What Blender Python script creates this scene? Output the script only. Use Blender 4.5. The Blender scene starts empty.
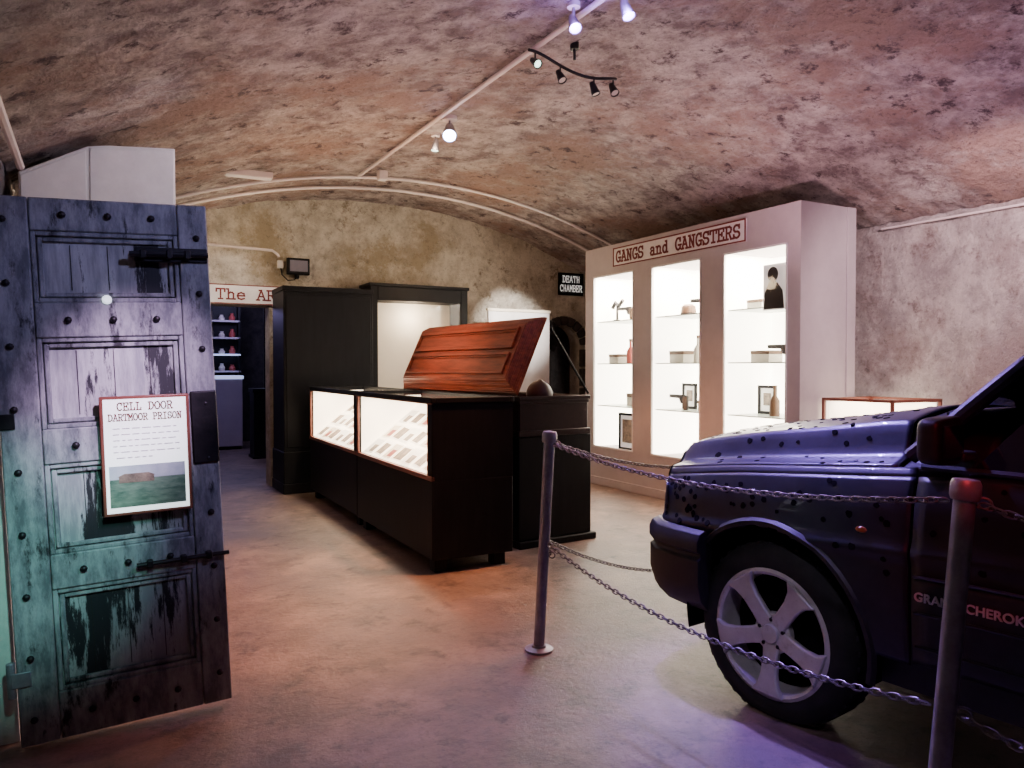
import bpy, bmesh, math, random
from mathutils import Vector, Matrix, noise
random.seed(7)
R = math.radians
PI = math.pi
COL = bpy.context.scene.collection
A = R(28.8)
CA, SA = math.cos(A), math.sin(A)
CAMH = 1.5
F = 760.0

def P(s, t, z=0.0):
    return Vector((-SA*s + CA*t, CA*s + SA*t, z))
def ST(v):
    return (-SA*v.x + CA*v.y, CA*v.x + SA*v.y)
def vz(t):
    return 3.72 - 7.6 + math.sqrt(max(0.1, 57.76 - (t-3.38)**2))
def ray(px, py):
    return Vector(((px-512)/F, 1.0, (368-py)/F))
def on_vault(px, py, off=0.0):
    d = ray(px, py); lo, hi = 0.5, 20.0
    for _ in range(50):
        m = (lo+hi)/2
        p = d*m; s, t = ST(p)
        if p.z + CAMH < vz(t) - off: lo = m
        else: hi = m
    p = d*lo
    return Vector((p.x, p.y, p.z + CAMH))

# ---------------------------------------------------------------- materials
def ramp(nt, a, b, ca, cb):
    r = nt.nodes.new('ShaderNodeValToRGB')
    r.color_ramp.elements[0].position = a; r.color_ramp.elements[0].color = (*ca, 1)
    r.color_ramp.elements[1].position = b; r.color_ramp.elements[1].color = (*cb, 1)
    return r
def mat(name, c, c2=None, rough=.6, metal=0., scale=4., stretch=(1, 1, 1), bump=0., bscale=None, lo=.35, hi=.65,
        coat=0., emit=None, es=0., c3=None, s3=1.5, lo3=.5, hi3=.62, c4=None, s4=.5, lo4=.45, hi4=.6, dist=0., bd=.05, spec=None,
        pits=0., pitk=.3, d3=.75):
    m = bpy.data.materials.new(name); m.use_nodes = True
    nt = m.node_tree; b = nt.nodes['Principled BSDF']
    b.inputs['Base Color'].default_value = (*c, 1)
    b.inputs['Roughness'].default_value = rough
    b.inputs['Metallic'].default_value = metal
    b.inputs['Coat Weight'].default_value = coat
    if spec is not None: b.inputs['Specular IOR Level'].default_value = spec
    tc = nt.nodes.new('ShaderNodeTexCoord'); mp = nt.nodes.new('ShaderNodeMapping')
    mp.inputs['Scale'].default_value = stretch
    nt.links.new(tc.outputs['Object'], mp.inputs['Vector'])
    if c2 is None: c2 = tuple(min(1, x*1.18+.004) for x in c)
    n = nt.nodes.new('ShaderNodeTexNoise'); n.inputs['Scale'].default_value = scale
    n.inputs['Detail'].default_value = 12; n.inputs['Roughness'].default_value = .72
    nt.links.new(mp.outputs[0], n.inputs['Vector'])
    r = ramp(nt, lo, hi, c, c2); nt.links.new(n.outputs['Fac'], r.inputs['Fac'])
    out = r.outputs['Color']
    for cc, ss, l_, h_ in ((c4, s4, lo4, hi4), (c3, s3, lo3, hi3)):
        if cc is None: continue
        n3 = nt.nodes.new('ShaderNodeTexNoise'); n3.inputs['Scale'].default_value = ss
        n3.inputs['Detail'].default_value = 12; n3.inputs['Roughness'].default_value = d3
        n3.inputs['Distortion'].default_value = dist
        nt.links.new(mp.outputs[0], n3.inputs['Vector'])
        r3 = ramp(nt, l_, h_, (0, 0, 0), (1, 1, 1)); nt.links.new(n3.outputs['Fac'], r3.inputs['Fac'])
        mx = nt.nodes.new('ShaderNodeMixRGB'); nt.links.new(r3.outputs['Color'], mx.inputs['Fac'])
        nt.links.new(out, mx.inputs['Color1']); mx.inputs['Color2'].default_value = (*cc, 1)
        out = mx.outputs['Color']
    hgt = None
    if bump:
        nb = nt.nodes.new('ShaderNodeTexNoise'); nb.inputs['Scale'].default_value = bscale or scale*4
        nb.inputs['Detail'].default_value = 12; nb.inputs['Roughness'].default_value = .75
        nt.links.new(mp.outputs[0], nb.inputs['Vector']); hgt = nb.outputs['Fac']
    if pits:
        vo = nt.nodes.new('ShaderNodeTexNoise'); vo.inputs['Scale'].default_value = pits
        vo.inputs['Detail'].default_value = 6; vo.inputs['Roughness'].default_value = .8
        nt.links.new(mp.outputs[0], vo.inputs['Vector'])
        rp = ramp(nt, .32, .46, (0, 0, 0), (1, 1, 1)); nt.links.new(vo.outputs['Fac'], rp.inputs['Fac'])
        mx = nt.nodes.new('ShaderNodeMixRGB'); mx.blend_type = 'MULTIPLY'; mx.inputs['Fac'].default_value = pitk
        nt.links.new(out, mx.inputs['Color1']); nt.links.new(rp.outputs['Color'], mx.inputs['Color2']); out = mx.outputs['Color']
    nt.links.new(out, b.inputs['Base Color'])
    if bump:
        bp = nt.nodes.new('ShaderNodeBump'); bp.inputs['Strength'].default_value = min(1, bump)
        bp.inputs['Distance'].default_value = bd*bump
        nt.links.new(hgt, bp.inputs['Height']); nt.links.new(bp.outputs[0], b.inputs['Normal'])
    if emit:
        b.inputs['Emission Color'].default_value = (*emit, 1); b.inputs['Emission Strength'].default_value = es
    return m
def glass_mat(name, tint=(.95, .95, .95), k=.35):
    m = bpy.data.materials.new(name); m.use_nodes = True; nt = m.node_tree
    nt.nodes.clear()
    o = nt.nodes.new('ShaderNodeOutputMaterial'); mx = nt.nodes.new('ShaderNodeMixShader')
    tr = nt.nodes.new('ShaderNodeBsdfTransparent'); tr.inputs[0].default_value = (*tint, 1)
    g = nt.nodes.new('ShaderNodeBsdfGlossy'); g.inputs['Roughness'].default_value = .05
    lw = nt.nodes.new('ShaderNodeLayerWeight'); lw.inputs['Blend'].default_value = .5
    pw = nt.nodes.new('ShaderNodeMath'); pw.operation = 'POWER'; pw.inputs[1].default_value = 4
    ml = nt.nodes.new('ShaderNodeMath'); ml.operation = 'MULTIPLY_ADD'; ml.inputs[1].default_value = k; ml.inputs[2].default_value = .03
    nt.links.new(lw.outputs['Facing'], pw.inputs[0]); nt.links.new(pw.outputs[0], ml.inputs[0])
    nt.links.new(ml.outputs[0], mx.inputs[0]); nt.links.new(tr.outputs[0], mx.inputs[1])
    nt.links.new(g.outputs[0], mx.inputs[2]); nt.links.new(mx.outputs[0], o.inputs[0])
    return m

M = {}
M['vault'] = mat('limewashed_vault', (.25, .19, .19), (.72, .64, .62), .92, scale=3.6, bump=1, bscale=10, bd=.16, lo=.40, hi=.60,
                 c3=(.10, .065, .075), s3=5, lo3=.55, hi3=.63, c4=(.40, .27, .23), s4=.8, lo4=.47, hi4=.60, pits=24, pitk=.6)
M['wall'] = mat('old_plaster', (.46, .42, .42), (.78, .73, .71), .9, scale=3, bump=1, bscale=7, bd=.12, lo=.4, hi=.6, c3=(.28, .23, .22), s3=4, lo3=.58, hi3=.66,
                c4=(.44, .37, .36), s4=1, lo4=.5, hi4=.6, pits=22, pitk=.45)
M['farwall'] = mat('pale_plaster', (.46, .41, .33), (.78, .73, .64), .9, scale=3, bump=1, bscale=7, bd=.12, lo=.4, hi=.6, c3=(.27, .21, .14), s3=3.5, lo3=.57, hi3=.66,
                   c4=(.42, .35, .24), s4=.9, lo4=.5, hi4=.6, pits=22, pitk=.45)
M['stone'] = mat('dark_stone', (.02, .019, .02), (.07, .06, .06), .95, scale=5, bump=1, bscale=9)
M['floor'] = mat('worn_concrete', (.115, .08, .07), (.31, .22, .175), .42, scale=2.2, bump=.5, bscale=24, bd=.03, lo=.38, hi=.62,
                 c3=(.05, .036, .04), s3=3.4, lo3=.53, hi3=.66, c4=(.15, .115, .11), s4=.8, lo4=.46, hi4=.6, pits=34, pitk=.55, dist=.2)
M['white'] = mat('grubby_grey_white_paint', (.42, .38, .41), (.52, .48, .50), .6, scale=1.5, bump=.05)
M['white2'] = mat('white_board', (.74, .73, .74), None, .6)
M['nib'] = mat('white_jamb_plaster', (.6, .6, .62), (.75, .75, .76), .8, scale=6, bump=.3)
M['liner'] = mat('glowing_white_liner', (.9, .86, .78), None, .7, emit=(1, .88, .74), es=7)  # glow put into the liner so the bays look overexposed
M['black'] = mat('black_stained_wood', (.003, .003, .004), (.007, .007, .009), .5, scale=3, stretch=(6, 6, 1), bump=.05, spec=.15)
M['blackm'] = mat('black_metal', (.012, .012, .014), None, .45, .3)
M['copper'] = mat('reddish_wood_trim', (.16, .05, .035), (.24, .08, .05), .4)
M['cream'] = mat('cream_panel', (.80, .73, .60), (.86, .80, .68), .7, scale=2)
M['casecream'] = mat('glowing_case_cream', (.85, .78, .66), None, .7, emit=(1, .82, .62), es=4.2)  # boards and linings glow by themselves to look brightly lit
M['dim'] = mat('grey_cream_panel', (.5, .46, .4), None, .7)
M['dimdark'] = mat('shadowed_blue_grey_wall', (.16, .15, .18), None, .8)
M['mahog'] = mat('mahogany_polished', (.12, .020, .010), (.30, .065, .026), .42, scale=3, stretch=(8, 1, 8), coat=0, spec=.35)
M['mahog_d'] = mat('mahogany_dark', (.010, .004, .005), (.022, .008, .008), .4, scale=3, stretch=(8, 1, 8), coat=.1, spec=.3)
M['satin'] = mat('dark_lining_cloth', (.06, .05, .055), None, .7)
M['doorw'] = mat('weathered_painted_wood', (.15, .16, .18), (.42, .43, .45), .5, scale=5, stretch=(3, 3, 1), bump=.5, bscale=14, bd=.015, lo=.4, hi=.6,
                 c3=(.025, .025, .03), s3=3.4, lo3=.55, hi3=.62)
M['doorp'] = mat('flaking_panel_paint', (.30, .31, .33), (.60, .62, .62), .55, scale=3, stretch=(4, 4, .6), bump=.4, bscale=10, bd=.012, lo=.42, hi=.6,
                 c3=(.015, .015, .02), s3=1.5, lo3=.51, hi3=.55)
M['iron'] = mat('old_iron', (.015, .015, .018), (.045, .04, .045), .45, .7, bump=.2)
M['paper'] = mat('glowing_white_paper', (.86, .86, .84), None, .7, emit=(.9, 1, 1), es=1.5)  # emission stands in for the spotlight glare on the notice
M['glowpaper'] = mat('self_lit_paper', (.85, .84, .80), None, .7, emit=(1, 1, 1), es=.35)  # slight glow put into sheets and sign letters to brighten them
M['ink'] = mat('dark_ink', (.02, .015, .015), None, .7)
M['greyink'] = mat('grey_print', (.42, .40, .42), None, .7)
M['redink'] = mat('dark_red_ink', (.16, .02, .018), None, .7)
M['landscape'] = mat('landscape_print', (.05, .14, .09), (.25, .38, .26), .6, scale=12, stretch=(1, 1, 4))
M['printsky'] = mat('print_sky', (.45, .55, .6), (.7, .78, .8), .6, scale=8)
M['galv'] = mat('galvanised_steel', (.26, .26, .31), (.42, .42, .48), .45, .5, scale=14)
M['chain'] = mat('dull_steel_chain', (.15, .13, .13), (.26, .23, .23), .45, .7, scale=30)
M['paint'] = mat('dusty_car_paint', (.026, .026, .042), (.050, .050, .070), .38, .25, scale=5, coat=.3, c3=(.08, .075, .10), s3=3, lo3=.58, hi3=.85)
M['paintf'] = mat('car_paint_wing_shaded', (.014, .014, .023), (.028, .028, .042), .38, .25, scale=5, coat=.25)  # darker copy of the bonnet paint; the wing's shade is in the colour
M['paintd'] = mat('car_paint_door_shaded', (.010, .010, .013), (.018, .017, .021), .4, .2, scale=4, coat=.15)  # darkest copy of the car paint, shade put into its colour
M['clad'] = mat('dark_plastic', (.009, .009, .012), (.018, .018, .022), .5, scale=30)
M['rubber'] = mat('tyre_rubber', (.006, .006, .007), (.016, .015, .015), .85, scale=9)
M['alloy'] = mat('alloy_silver', (.46, .44, .46), (.60, .58, .60), .42, .4, scale=8, c3=(.2, .18, .18), s3=10, lo3=.55, hi3=.75)
M['tint'] = mat('dark_car_glass', (.008, .008, .012), None, .1, 0, coat=.2)
M['wind'] = mat('windscreen_glass', (.05, .05, .075), None, .15, .1, coat=.6)
M['hole'] = mat('bullet_hole_black', (.001, .001, .001), None, .9, spec=.1)
M['lens'] = mat('headlight_lens', (.2, .2, .24), None, .15, .3, coat=1)
M['badge'] = mat('badge_letters', (.55, .52, .54), None, .4, .2)
M['conduit'] = mat('pale_conduit', (.62, .55, .56), (.72, .65, .65), .5, scale=6)
M['lamp'] = mat('grey_lamp_housing', (.22, .20, .23), None, .5, .3)
M['glass'] = glass_mat('clear_glass', (.97, .97, .97), .35)
M['shelfglass'] = mat('frosted_shelf_edge', (.40, .46, .42), None, .3)
M['bulbp'] = mat('violet_lens', (.5, .4, 1), None, .3, emit=(.35, .22, 1), es=30)
M['bulbb'] = mat('blue_white_lens', (.8, .85, 1), None, .3, emit=(.5, .6, 1), es=80)
M['bulbg'] = mat('green_white_lens', (.7, 1, .8), None, .3, emit=(.7, 1, .8), es=4)
M['bluepanel'] = mat('pale_blue_glow', (.6, .7, 1), None, .5, emit=(.5, .6, 1), es=1.1)  # glow of the backlit panel, also put into a shelf and counter top
M['red'] = mat('red_stuff', (.3, .05, .04), None, .6)
M['amber'] = mat('amber_lens', (.25, .07, .02), None, .3)
M['brown'] = mat('brown_leather', (.10, .05, .025), None, .6)
M['photo'] = mat('grey_photo', (.06, .05, .045), (.45, .34, .24), .5, scale=14)
M['skin'] = mat('dark_waxy_form', (.03, .02, .02), None, .5)

# ---------------------------------------------------------------- mesh builder
class MB:
    def __init__(self): self.v = []; self.f = []; self.m = Matrix.Identity(4)
    def add(self, vs, fs):
        n = len(self.v)
        self.v += [self.m @ Vector(p) for p in vs]
        self.f += [tuple(i+n for i in f) for f in fs]
        return self
    def box(self, x0, x1, y0, y1, z0, z1):
        vs = [(x0, y0, z0), (x1, y0, z0), (x1, y1, z0), (x0, y1, z0), (x0, y0, z1), (x1, y0, z1), (x1, y1, z1), (x0, y1, z1)]
        return self.add(vs, [(0, 3, 2, 1), (4, 5, 6, 7), (0, 1, 5, 4), (1, 2, 6, 5), (2, 3, 7, 6), (3, 0, 4, 7)])
    def prism(self, poly, off):
        n = len(poly); off = Vector(off)
        vs = [Vector(p) for p in poly] + [Vector(p)+off for p in poly]
        fs = [tuple(range(n))[::-1], tuple(range(n, 2*n))] + [(i, (i+1) % n, n+(i+1) % n, n+i) for i in range(n)]
        return self.add(vs, fs)
    def tube(self, pts, r, n=10, caps=True, closed=False):
        pts = [Vector(p) for p in pts]; N = len(pts); vs = []; fs = []
        rr = r if isinstance(r, (list, tuple)) else [r]*N
        up = None
        for i, p in enumerate(pts):
            if closed: d = (pts[(i+1) % N]-pts[i-1]).normalized()
            else: d = (pts[min(i+1, N-1)]-pts[max(i-1, 0)]).normalized()
            if up is None:
                up = Vector((0, 0, 1)) if abs(d.z) < .9 else Vector((1, 0, 0))
            a = d.cross(up).normalized(); b = a.cross(d).normalized(); up = b
            for k in range(n):
                an = 2*PI*k/n
                vs.append(p + (a*math.cos(an)+b*math.sin(an))*rr[i])
        for i in range(N if closed else N-1):
            for k in range(n):
                i2 = (i+1) % N
                fs.append((i*n+k, i*n+(k+1) % n, i2*n+(k+1) % n, i2*n+k))
        if caps and not closed:
            fs.append(tuple(range(n))[::-1]); fs.append(tuple(range((N-1)*n, N*n)))
        return self.add(vs, fs)
    def lathe(self, prof, n=24):
        vs = []; fs = []; N = len(prof)
        for r, z in prof:
            for k in range(n):
                an = 2*PI*k/n; vs.append((max(r, .0004)*math.cos(an), max(r, .0004)*math.sin(an), z))
        for i in range(N-1):
            for k in range(n):
                fs.append((i*n+k, i*n+(k+1) % n, (i+1)*n+(k+1) % n, (i+1)*n+k))
        if prof[0] != prof[-1]:
            fs.append(tuple(range(n))[::-1]); fs.append(tuple(range((N-1)*n, N*n)))
        return self.add(vs, fs)
    def grid(self, fn, nu, nv):
        vs = [fn(i/nu, j/nv) for i in range(nu+1) for j in range(nv+1)]
        fs = []
        for i in range(nu):
            for j in range(nv):
                fs.append((i*(nv+1)+j, (i+1)*(nv+1)+j, (i+1)*(nv+1)+j+1, i*(nv+1)+j+1))
        return self.add(vs, fs)
    def build(self, name, m, parent=None, smooth=True, bevel=0., recalc=True, ang=.6, solid=0.):
        me = bpy.data.meshes.new(name)
        me.from_pydata([tuple(p) for p in self.v], [], self.f)
        if recalc:
            bm = bmesh.new(); bm.from_mesh(me); bmesh.ops.recalc_face_normals(bm, faces=bm.faces); bm.to_mesh(me); bm.free()
        me.materials.append(m)
        if smooth:
            me.polygons.foreach_set('use_smooth', [True]*len(me.polygons))
            me.set_sharp_from_angle(angle=ang)
        o = bpy.data.objects.new(name, me); COL.objects.link(o)
        if parent: o.parent = parent
        if solid:
            s = o.modifiers.new('Solidify', 'SOLIDIFY'); s.thickness = solid; s.offset = -1
        if bevel:
            bv = o.modifiers.new('Bevel', 'BEVEL'); bv.width = bevel; bv.segments = 2; bv.limit_method = 'ANGLE'
        return o
def tag(o, label=None, cat=None, group=None, kind=None):
    if label: o['label'] = label
    if cat: o['category'] = cat
    if group: o['group'] = group
    if kind: o['kind'] = kind
    return o
def thing(name, label, cat, loc=(0, 0, 0), rz=0, group=None):
    o = bpy.data.objects.new(name, None); COL.objects.link(o); o.empty_display_size = .1
    o.location = loc; o.rotation_euler = (0, 0, rz)
    return tag(o, label, cat, group)
def struct(mb, name, m, room=True, **k):
    o = mb.build(name, m, **k)
    if room: o.rotation_euler = (0, 0, A)
    o['kind'] = 'structure'
    return o
def B(*a):
    return MB().box(*a)
def aim(o, target):
    d = Vector(target)-Vector(o.location)
    o.rotation_euler = d.to_track_quat('-Z', 'Y').to_euler()
def light(name, kind, loc, power, color, target=None, size=.1, sizey=None, angle=60, blend=.6):
    l = bpy.data.lights.new(name, kind); l.energy = power; l.color = color
    if kind == 'AREA':
        l.size = size
        if sizey: l.shape = 'RECTANGLE'; l.size_y = sizey
    else: l.shadow_soft_size = size
    if kind == 'SPOT': l.spot_size = R(angle); l.spot_blend = blend
    o = bpy.data.objects.new(name, l); COL.objects.link(o); o.location = loc
    if target is not None: aim(o, target)
    return o
def vault_fill(name, loc, power, color, lean=(0, 0), angle=165, size=.1):  # added lamp with no fitting, pointed up at the vault
    return light(name, 'SPOT', loc, power, color, Vector(loc)+Vector((lean[0], lean[1], 1)), size, angle=angle, blend=1)

# ---------------------------------------------------------------- slab serif lettering
def arc(cx, cy, rx, ry, a0, a1, n=12):
    return [(cx+rx*math.cos(R(a0+(a1-a0)*i/n)), cy+ry*math.sin(R(a0+(a1-a0)*i/n))) for i in range(n+1)]
G = {
 'A': [[(.05, 0), (.32, 1), (.59, 0)], [(.16, .36), (.48, .36)], [(-.03, 0), (.18, 0)], [(.46, 0), (.67, 0)], [(.18, 1), (.34, 1)]],
 'B': [[(.12, 0), (.12, 1)], [(.02, 1), (.38, 1), (.52, .9), (.54, .76), (.48, .6), (.36, .53), (.12, .53)], [(.36, .53), (.54, .46), (.6, .28), (.52, .08), (.38, 0), (.02, 0)]],
 'C': [arc(.34, .5, .28, .5, 45, 315), [(.56, .72), (.56, 1)]],
 'D': [[(.12, 0), (.12, 1)], [(.02, 1), (.32, 1), (.52, .85), (.6, .5), (.52, .15), (.32, 0), (.02, 0)]],
 'E': [[(.12, 0), (.12, 1)], [(.02, 1), (.58, 1), (.58, .76)], [(.02, 0), (.58, 0), (.58, .24)], [(.12, .52), (.42, .52)], [(.42, .4), (.42, .64)]],
 'G': [arc(.34, .5, .28, .5, 45, 315), [(.56, .74), (.56, 1)], [(.56, .06), (.56, .4)], [(.38, .4), (.66, .4)]],
 'H': [[(.12, 0), (.12, 1)], [(.52, 0), (.52, 1)], [(.12, .5), (.52, .5)], [(.0, 0), (.24, 0)], [(.4, 0), (.64, 0)], [(.0, 1), (.24, 1)], [(.4, 1), (.64, 1)]],
 'I': [[(.32, 0), (.32, 1)], [(.12, 1), (.52, 1)], [(.12, 0), (.52, 0)]],
 'L': [[(.18, 0), (.18, 1)], [(.04, 1), (.34, 1)], [(.04, 0), (.58, 0), (.58, .28)]],
 'M': [[(.08, 0), (.08, 1), (.32, .4), (.56, 1), (.56, 0)], [(-.03, 0), (.19, 0)], [(.45, 0), (.67, 0)], [(-.03, 1), (.1, 1)], [(.54, 1), (.67, 1)]],
 'N': [[(.12, 0), (.12, 1), (.52, 0), (.52, 1)], [(.0, 0), (.24, 0)], [(.0, 1), (.14, 1)], [(.4, 1), (.64, 1)]],
 'O': [arc(.32, .5, .29, .5, 0, 360, 20)],
 'P': [[(.14, 0), (.14, 1)], [(.02, 1), (.4, 1), (.56, .88), (.58, .72), (.52, .55), (.4, .47), (.14, .47)], [(.02, 0), (.3, 0)]],
 'R': [[(.12, 0), (.12, 1)], [(.02, 1), (.4, 1), (.54, .88), (.56, .74), (.5, .58), (.38, .5), (.12, .5)], [(.36, .5), (.54, 0), (.67, 0)], [(.0, 0), (.26, 0)]],
 'S': [arc(.32, .74, .25, .26, 20, 240, 9)[:] + [(.4, .48)] + arc(.32, .25, .26, .25, 60, -160, 9), [(.56, .76), (.56, 1)], [(.06, 0), (.06, .26)]],
 'T': [[(.32, 0), (.32, 1)], [(.02, .74), (.02, 1), (.62, 1), (.62, .74)], [(.18, 0), (.46, 0)]],
 'a': [[(.1, .58), (.2, .68), (.36, .68), (.46, .58), (.46, 0), (.6, 0)], [(.46, .4), (.2, .38), (.08, .2), (.14, .04), (.28, 0), (.46, .12)]],
 'n': [[(.02, .66), (.14, .66), (.14, 0)], [(.14, .5), (.28, .68), (.42, .66), (.5, .54), (.5, 0)], [(.02, 0), (.26, 0)], [(.38, 0), (.62, 0)]],
 'd': [[(.38, 1), (.5, 1), (.5, 0), (.62, 0)], arc(.29, .33, .21, .33, 0, 360, 16)],
 'h': [[(.02, 1), (.14, 1), (.14, 0)], [(.14, .5), (.28, .68), (.42, .66), (.5, .54), (.5, 0)], [(.02, 0), (.26, 0)], [(.38, 0), (.62, 0)]],
 'e': [[(.06, .36), (.56, .36), (.52, .58), (.32, .68), (.12, .58), (.06, .34), (.12, .08), (.32, 0), (.54, .08)]]}
def basis(o, x, y):
    x = Vector(x).normalized(); y = Vector(y).normalized(); z = x.cross(y)
    m = Matrix((x, y, z)).transposed().to_4x4(); m.translation = Vector(o); return m
def letters(text, h, total, mtx, m, parent, w=.11, depth=.004, center=True, serif=True):
    """flat slab letters in the XY plane of mtx, one mesh per word"""
    adv = .74; sx = total/(adv*len(text)*h)
    x = -total/2 if center else 0
    mb = MB(); mb.m = mtx
    for ch in text+' ':
        if ch == ' ':
            if mb.v: mb.build('lettering', m, parent, smooth=False)
            mb = MB(); mb.m = mtx; x += adv*h*sx; continue
        for pl in G[ch]:
            if not serif and len(pl) == 2 and pl[0][1] == pl[1][1] and pl[0][1] in (0, 1): continue
            pts = [Vector((x+px*h*sx, py*h, 0)) for px, py in pl]
            for a, b in zip(pts, pts[1:]):
                d = b-a
                if d.length < 1e-6: continue
                d.normalize(); e = d*(w*h*.5); nrm = Vector((-d.y, d.x, 0))*(w*h*.5)
                mb.prism([a-e-nrm, b+e-nrm, b+e+nrm, a-e+nrm], (0, 0, depth))
        x += adv*h*sx

# ================================================================ SETTING (room coordinates: x=t, y=s)
TL, TR, S0, S1 = -.45, 6.8, -3.5, 9.9
struct(B(-2.6, 7.2, S0-.3, 17, -.2, 0), 'floor', M['floor'])
def vf(u, v):
    s = S0 + (S1+.1-S0)*u; t = TL + (TR-TL)*v
    q = noise.noise(Vector((s*1.3, t*1.3, 0)))*.5+noise.noise(Vector((s*4, t*4, 3)))*.35+noise.noise(Vector((s*9, t*9, 3)))*.22+noise.noise(Vector((s*19, t*19, 5)))*.12
    return (t, s, vz(t) + .075*abs(q))
struct(MB().grid(vf, 420, 230), 'ceiling', M['vault'], recalc=False, ang=3)
struct(B(-2.6, TL, S0, 3.4, 2.68, 2.8), 'ceiling_alcove', M['vault'])
def wallgrid(t, s0, s1, z1, sgn):
    def f(u, v):
        s = s0+(s1-s0)*u; z = z1*v
        return (t + sgn*.07*abs(noise.noise(Vector((s*1.5, z*1.5, 9)))+.4*noise.noise(Vector((s*5, z*5, 9)))+.2*noise.noise(Vector((s*13, z*13, 9)))), s, z)
    return MB().grid(f, 300, 70)
struct(wallgrid(TR, S0, S1+.1, 3.05, 1), 'wall_right', M['wall'], recalc=False, ang=3)
struct(wallgrid(TL, 3.4, S1+.1, 2.8, -1), 'wall_left', M['wall'], recalc=False, ang=3)
struct(B(-2.6, TL-.06, 3.4, 3.6, 0, 2.7), 'wall_alcove_end', M['wall'])
struct(B(-2.8, -2.6, S0, 3.6, 0, 2.8), 'wall_alcove_side', M['wall'])
struct(B(-2.8, 7.2, S0-.3, S0, 0, 3.9), 'wall_near', M['wall'])
struct(MB().prism([(TL, 3.60, 0), (-.275, 3.60, 0), (-.375, 3.60, 2.3), (-.40, 3.60, 2.6), (TL, 3.60, 2.6)], (0, .2, 0)), 'trim_1', M['nib'])
w = MB()
w.box(TL, 1.0, S1, S1+.3, 0, 3.85); w.box(1.0, 1.95, S1, S1+.3, 2.28, 3.85); w.box(1.95, 6.02, S1, S1+.3, 0, 3.85)
w.box(6.66, 6.95, S1, S1+.3, 0, 3.85)
c = (6.34, 1.85); poly = [(6.02, S1, 3.85), (6.02, S1, 1.85)] + [(c[0]-.32*math.cos(PI*i/12), S1, c[1]+.32*math.sin(PI*i/12)) for i in range(1, 12)] + [(6.66, S1, 1.85), (6.66, S1, 3.85)]
w.prism(poly, (0, .3, 0))
struct(w, 'wall_far', M['farwall'])
struct(B(5.9, 6.8, S1+.5, S1+.6, 0, 2.6).box(5.9, 6.0, S1+.3, S1+.6, 0, 2.6).box(6.7, 6.8, S1+.3, S1+.6, 0, 2.6).box(5.9, 6.8, S1+.3, S1+.6, 2.5, 2.6), 'wall_archway', M['stone'])
w = MB()
for i in range(9):
    a0, a1 = PI*i/9+.03, PI*(i+1)/9-.03
    pl = [(c[0]-r_*math.cos(a_), S1-.05, c[1]+r_*math.sin(a_)) for r_, a_ in ((.31, a0), (.31, a1), (.45, a1), (.45, a0))]
    w.prism(pl, (0, .06, 0))
for k in range(6):
    w.box(5.88, 6.04, S1-.05, S1+.01, .02+k*.3, .29+k*.3); w.box(6.64, 6.79, S1-.05, S1+.01, .02+k*.3, .29+k*.3)
struct(w, 'trim_2', M['stone'], bevel=.012)
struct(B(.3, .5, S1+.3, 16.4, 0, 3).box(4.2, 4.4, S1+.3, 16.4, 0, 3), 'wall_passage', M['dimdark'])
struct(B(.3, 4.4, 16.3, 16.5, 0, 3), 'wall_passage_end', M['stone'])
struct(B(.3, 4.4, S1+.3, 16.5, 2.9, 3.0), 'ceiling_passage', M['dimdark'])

# ================================================================ CELL DOOR
DW, DH = .785, 2.15
door = thing('cell_door', 'heavy studded panelled cell door standing open at the left, carrying a notice', 'door', P(3.50, -.265, .012), A)
door.rotation_euler = (0, R(-2.5), A)
MB().box(0, .135, 0, .07, 0, DH).build('stile', M['doorw'], door, bevel=.006)
B(DW-.115, DW, 0, .07, 0, DH).build('stile', M['doorw'], door, bevel=.006)
XR = DW-.117
rails = [(0, .19), (.60, .74), (1.10, 1.24), (1.60, 1.74), (2.02, DH)]
for a, b in rails:
    B(.137, XR, .003, .067, a, b).build('rail', M['doorw'], door, bevel=.006)
for i in range(4):
    z0, z1 = rails[i][1], rails[i+1][0]
    p = B(.12, XR+.015, .034, .05, z0-.005, z1+.005).build('panel', M['doorp'], door)
    mo = MB()
    for ins, y0_, y1_ in ((0, .010, .036), (.022, .020, .036)):
        wd = .018
        mo.box(.137+ins, .137+ins+wd, y0_, y1_, z0+ins, z1-ins); mo.box(XR-ins-wd, XR-ins, y0_, y1_, z0+ins, z1-ins)
        mo.box(.137+ins+wd, XR-ins-wd, y0_, y1_, z0+ins, z0+ins+wd); mo.box(.137+ins+wd, XR-ins-wd, y0_, y1_, z1-ins-wd, z1-ins)
    mo.build('moulding', M['doorw'], p, bevel=.004)
    g = MB()
    for k in range(1, 4):
        xx = .137+(XR-.137)/4*k
        g.box(xx-.0015, xx+.0015, .032, .035, z0+.05, z1-.05)
    g.build('plank_groove', M['ink'], p)
stud0 = None
spots = []
for k in range(9): spots += [(.05, .10+k*.245), (DW-.045, .13+k*.235)]
for a, b in rails:
    for x in (.25, .41, .57): spots.append((x, (a+b)/2))
for x, z in spots:
    if stud0 is None:
        mb = MB(); mb.m = Matrix.Rotation(R(90), 4, 'X'); mb.lathe([(.014, 0), (.014, .005), (.010, .011), (.004, .014)], 8)
        stud0 = mb.build('stud', M['iron'], door); s_ = stud0
    else:
        s_ = stud0.copy(); COL.objects.link(s_); s_.parent = door
    s_.location = (x, 0, z)
def bolt(z, x0, x1, r):
    o = MB().tube([(x0, -.025, z), (x1, -.025, z)], r, 10).build('sliding_bolt', M['iron'], door)
    s_ = MB()
    for x in (x0+.05, (x0+x1)/2, x1-.08): s_.box(x-.012, x+.012, -.025-r-.004, .0, z-r-.006, z+r+.006)
    s_.build('bolt_keeper', M['iron'], o, bevel=.004)
bolt(1.935, .48, .78, .012); bolt(.655, .44, .80, .009)
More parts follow.
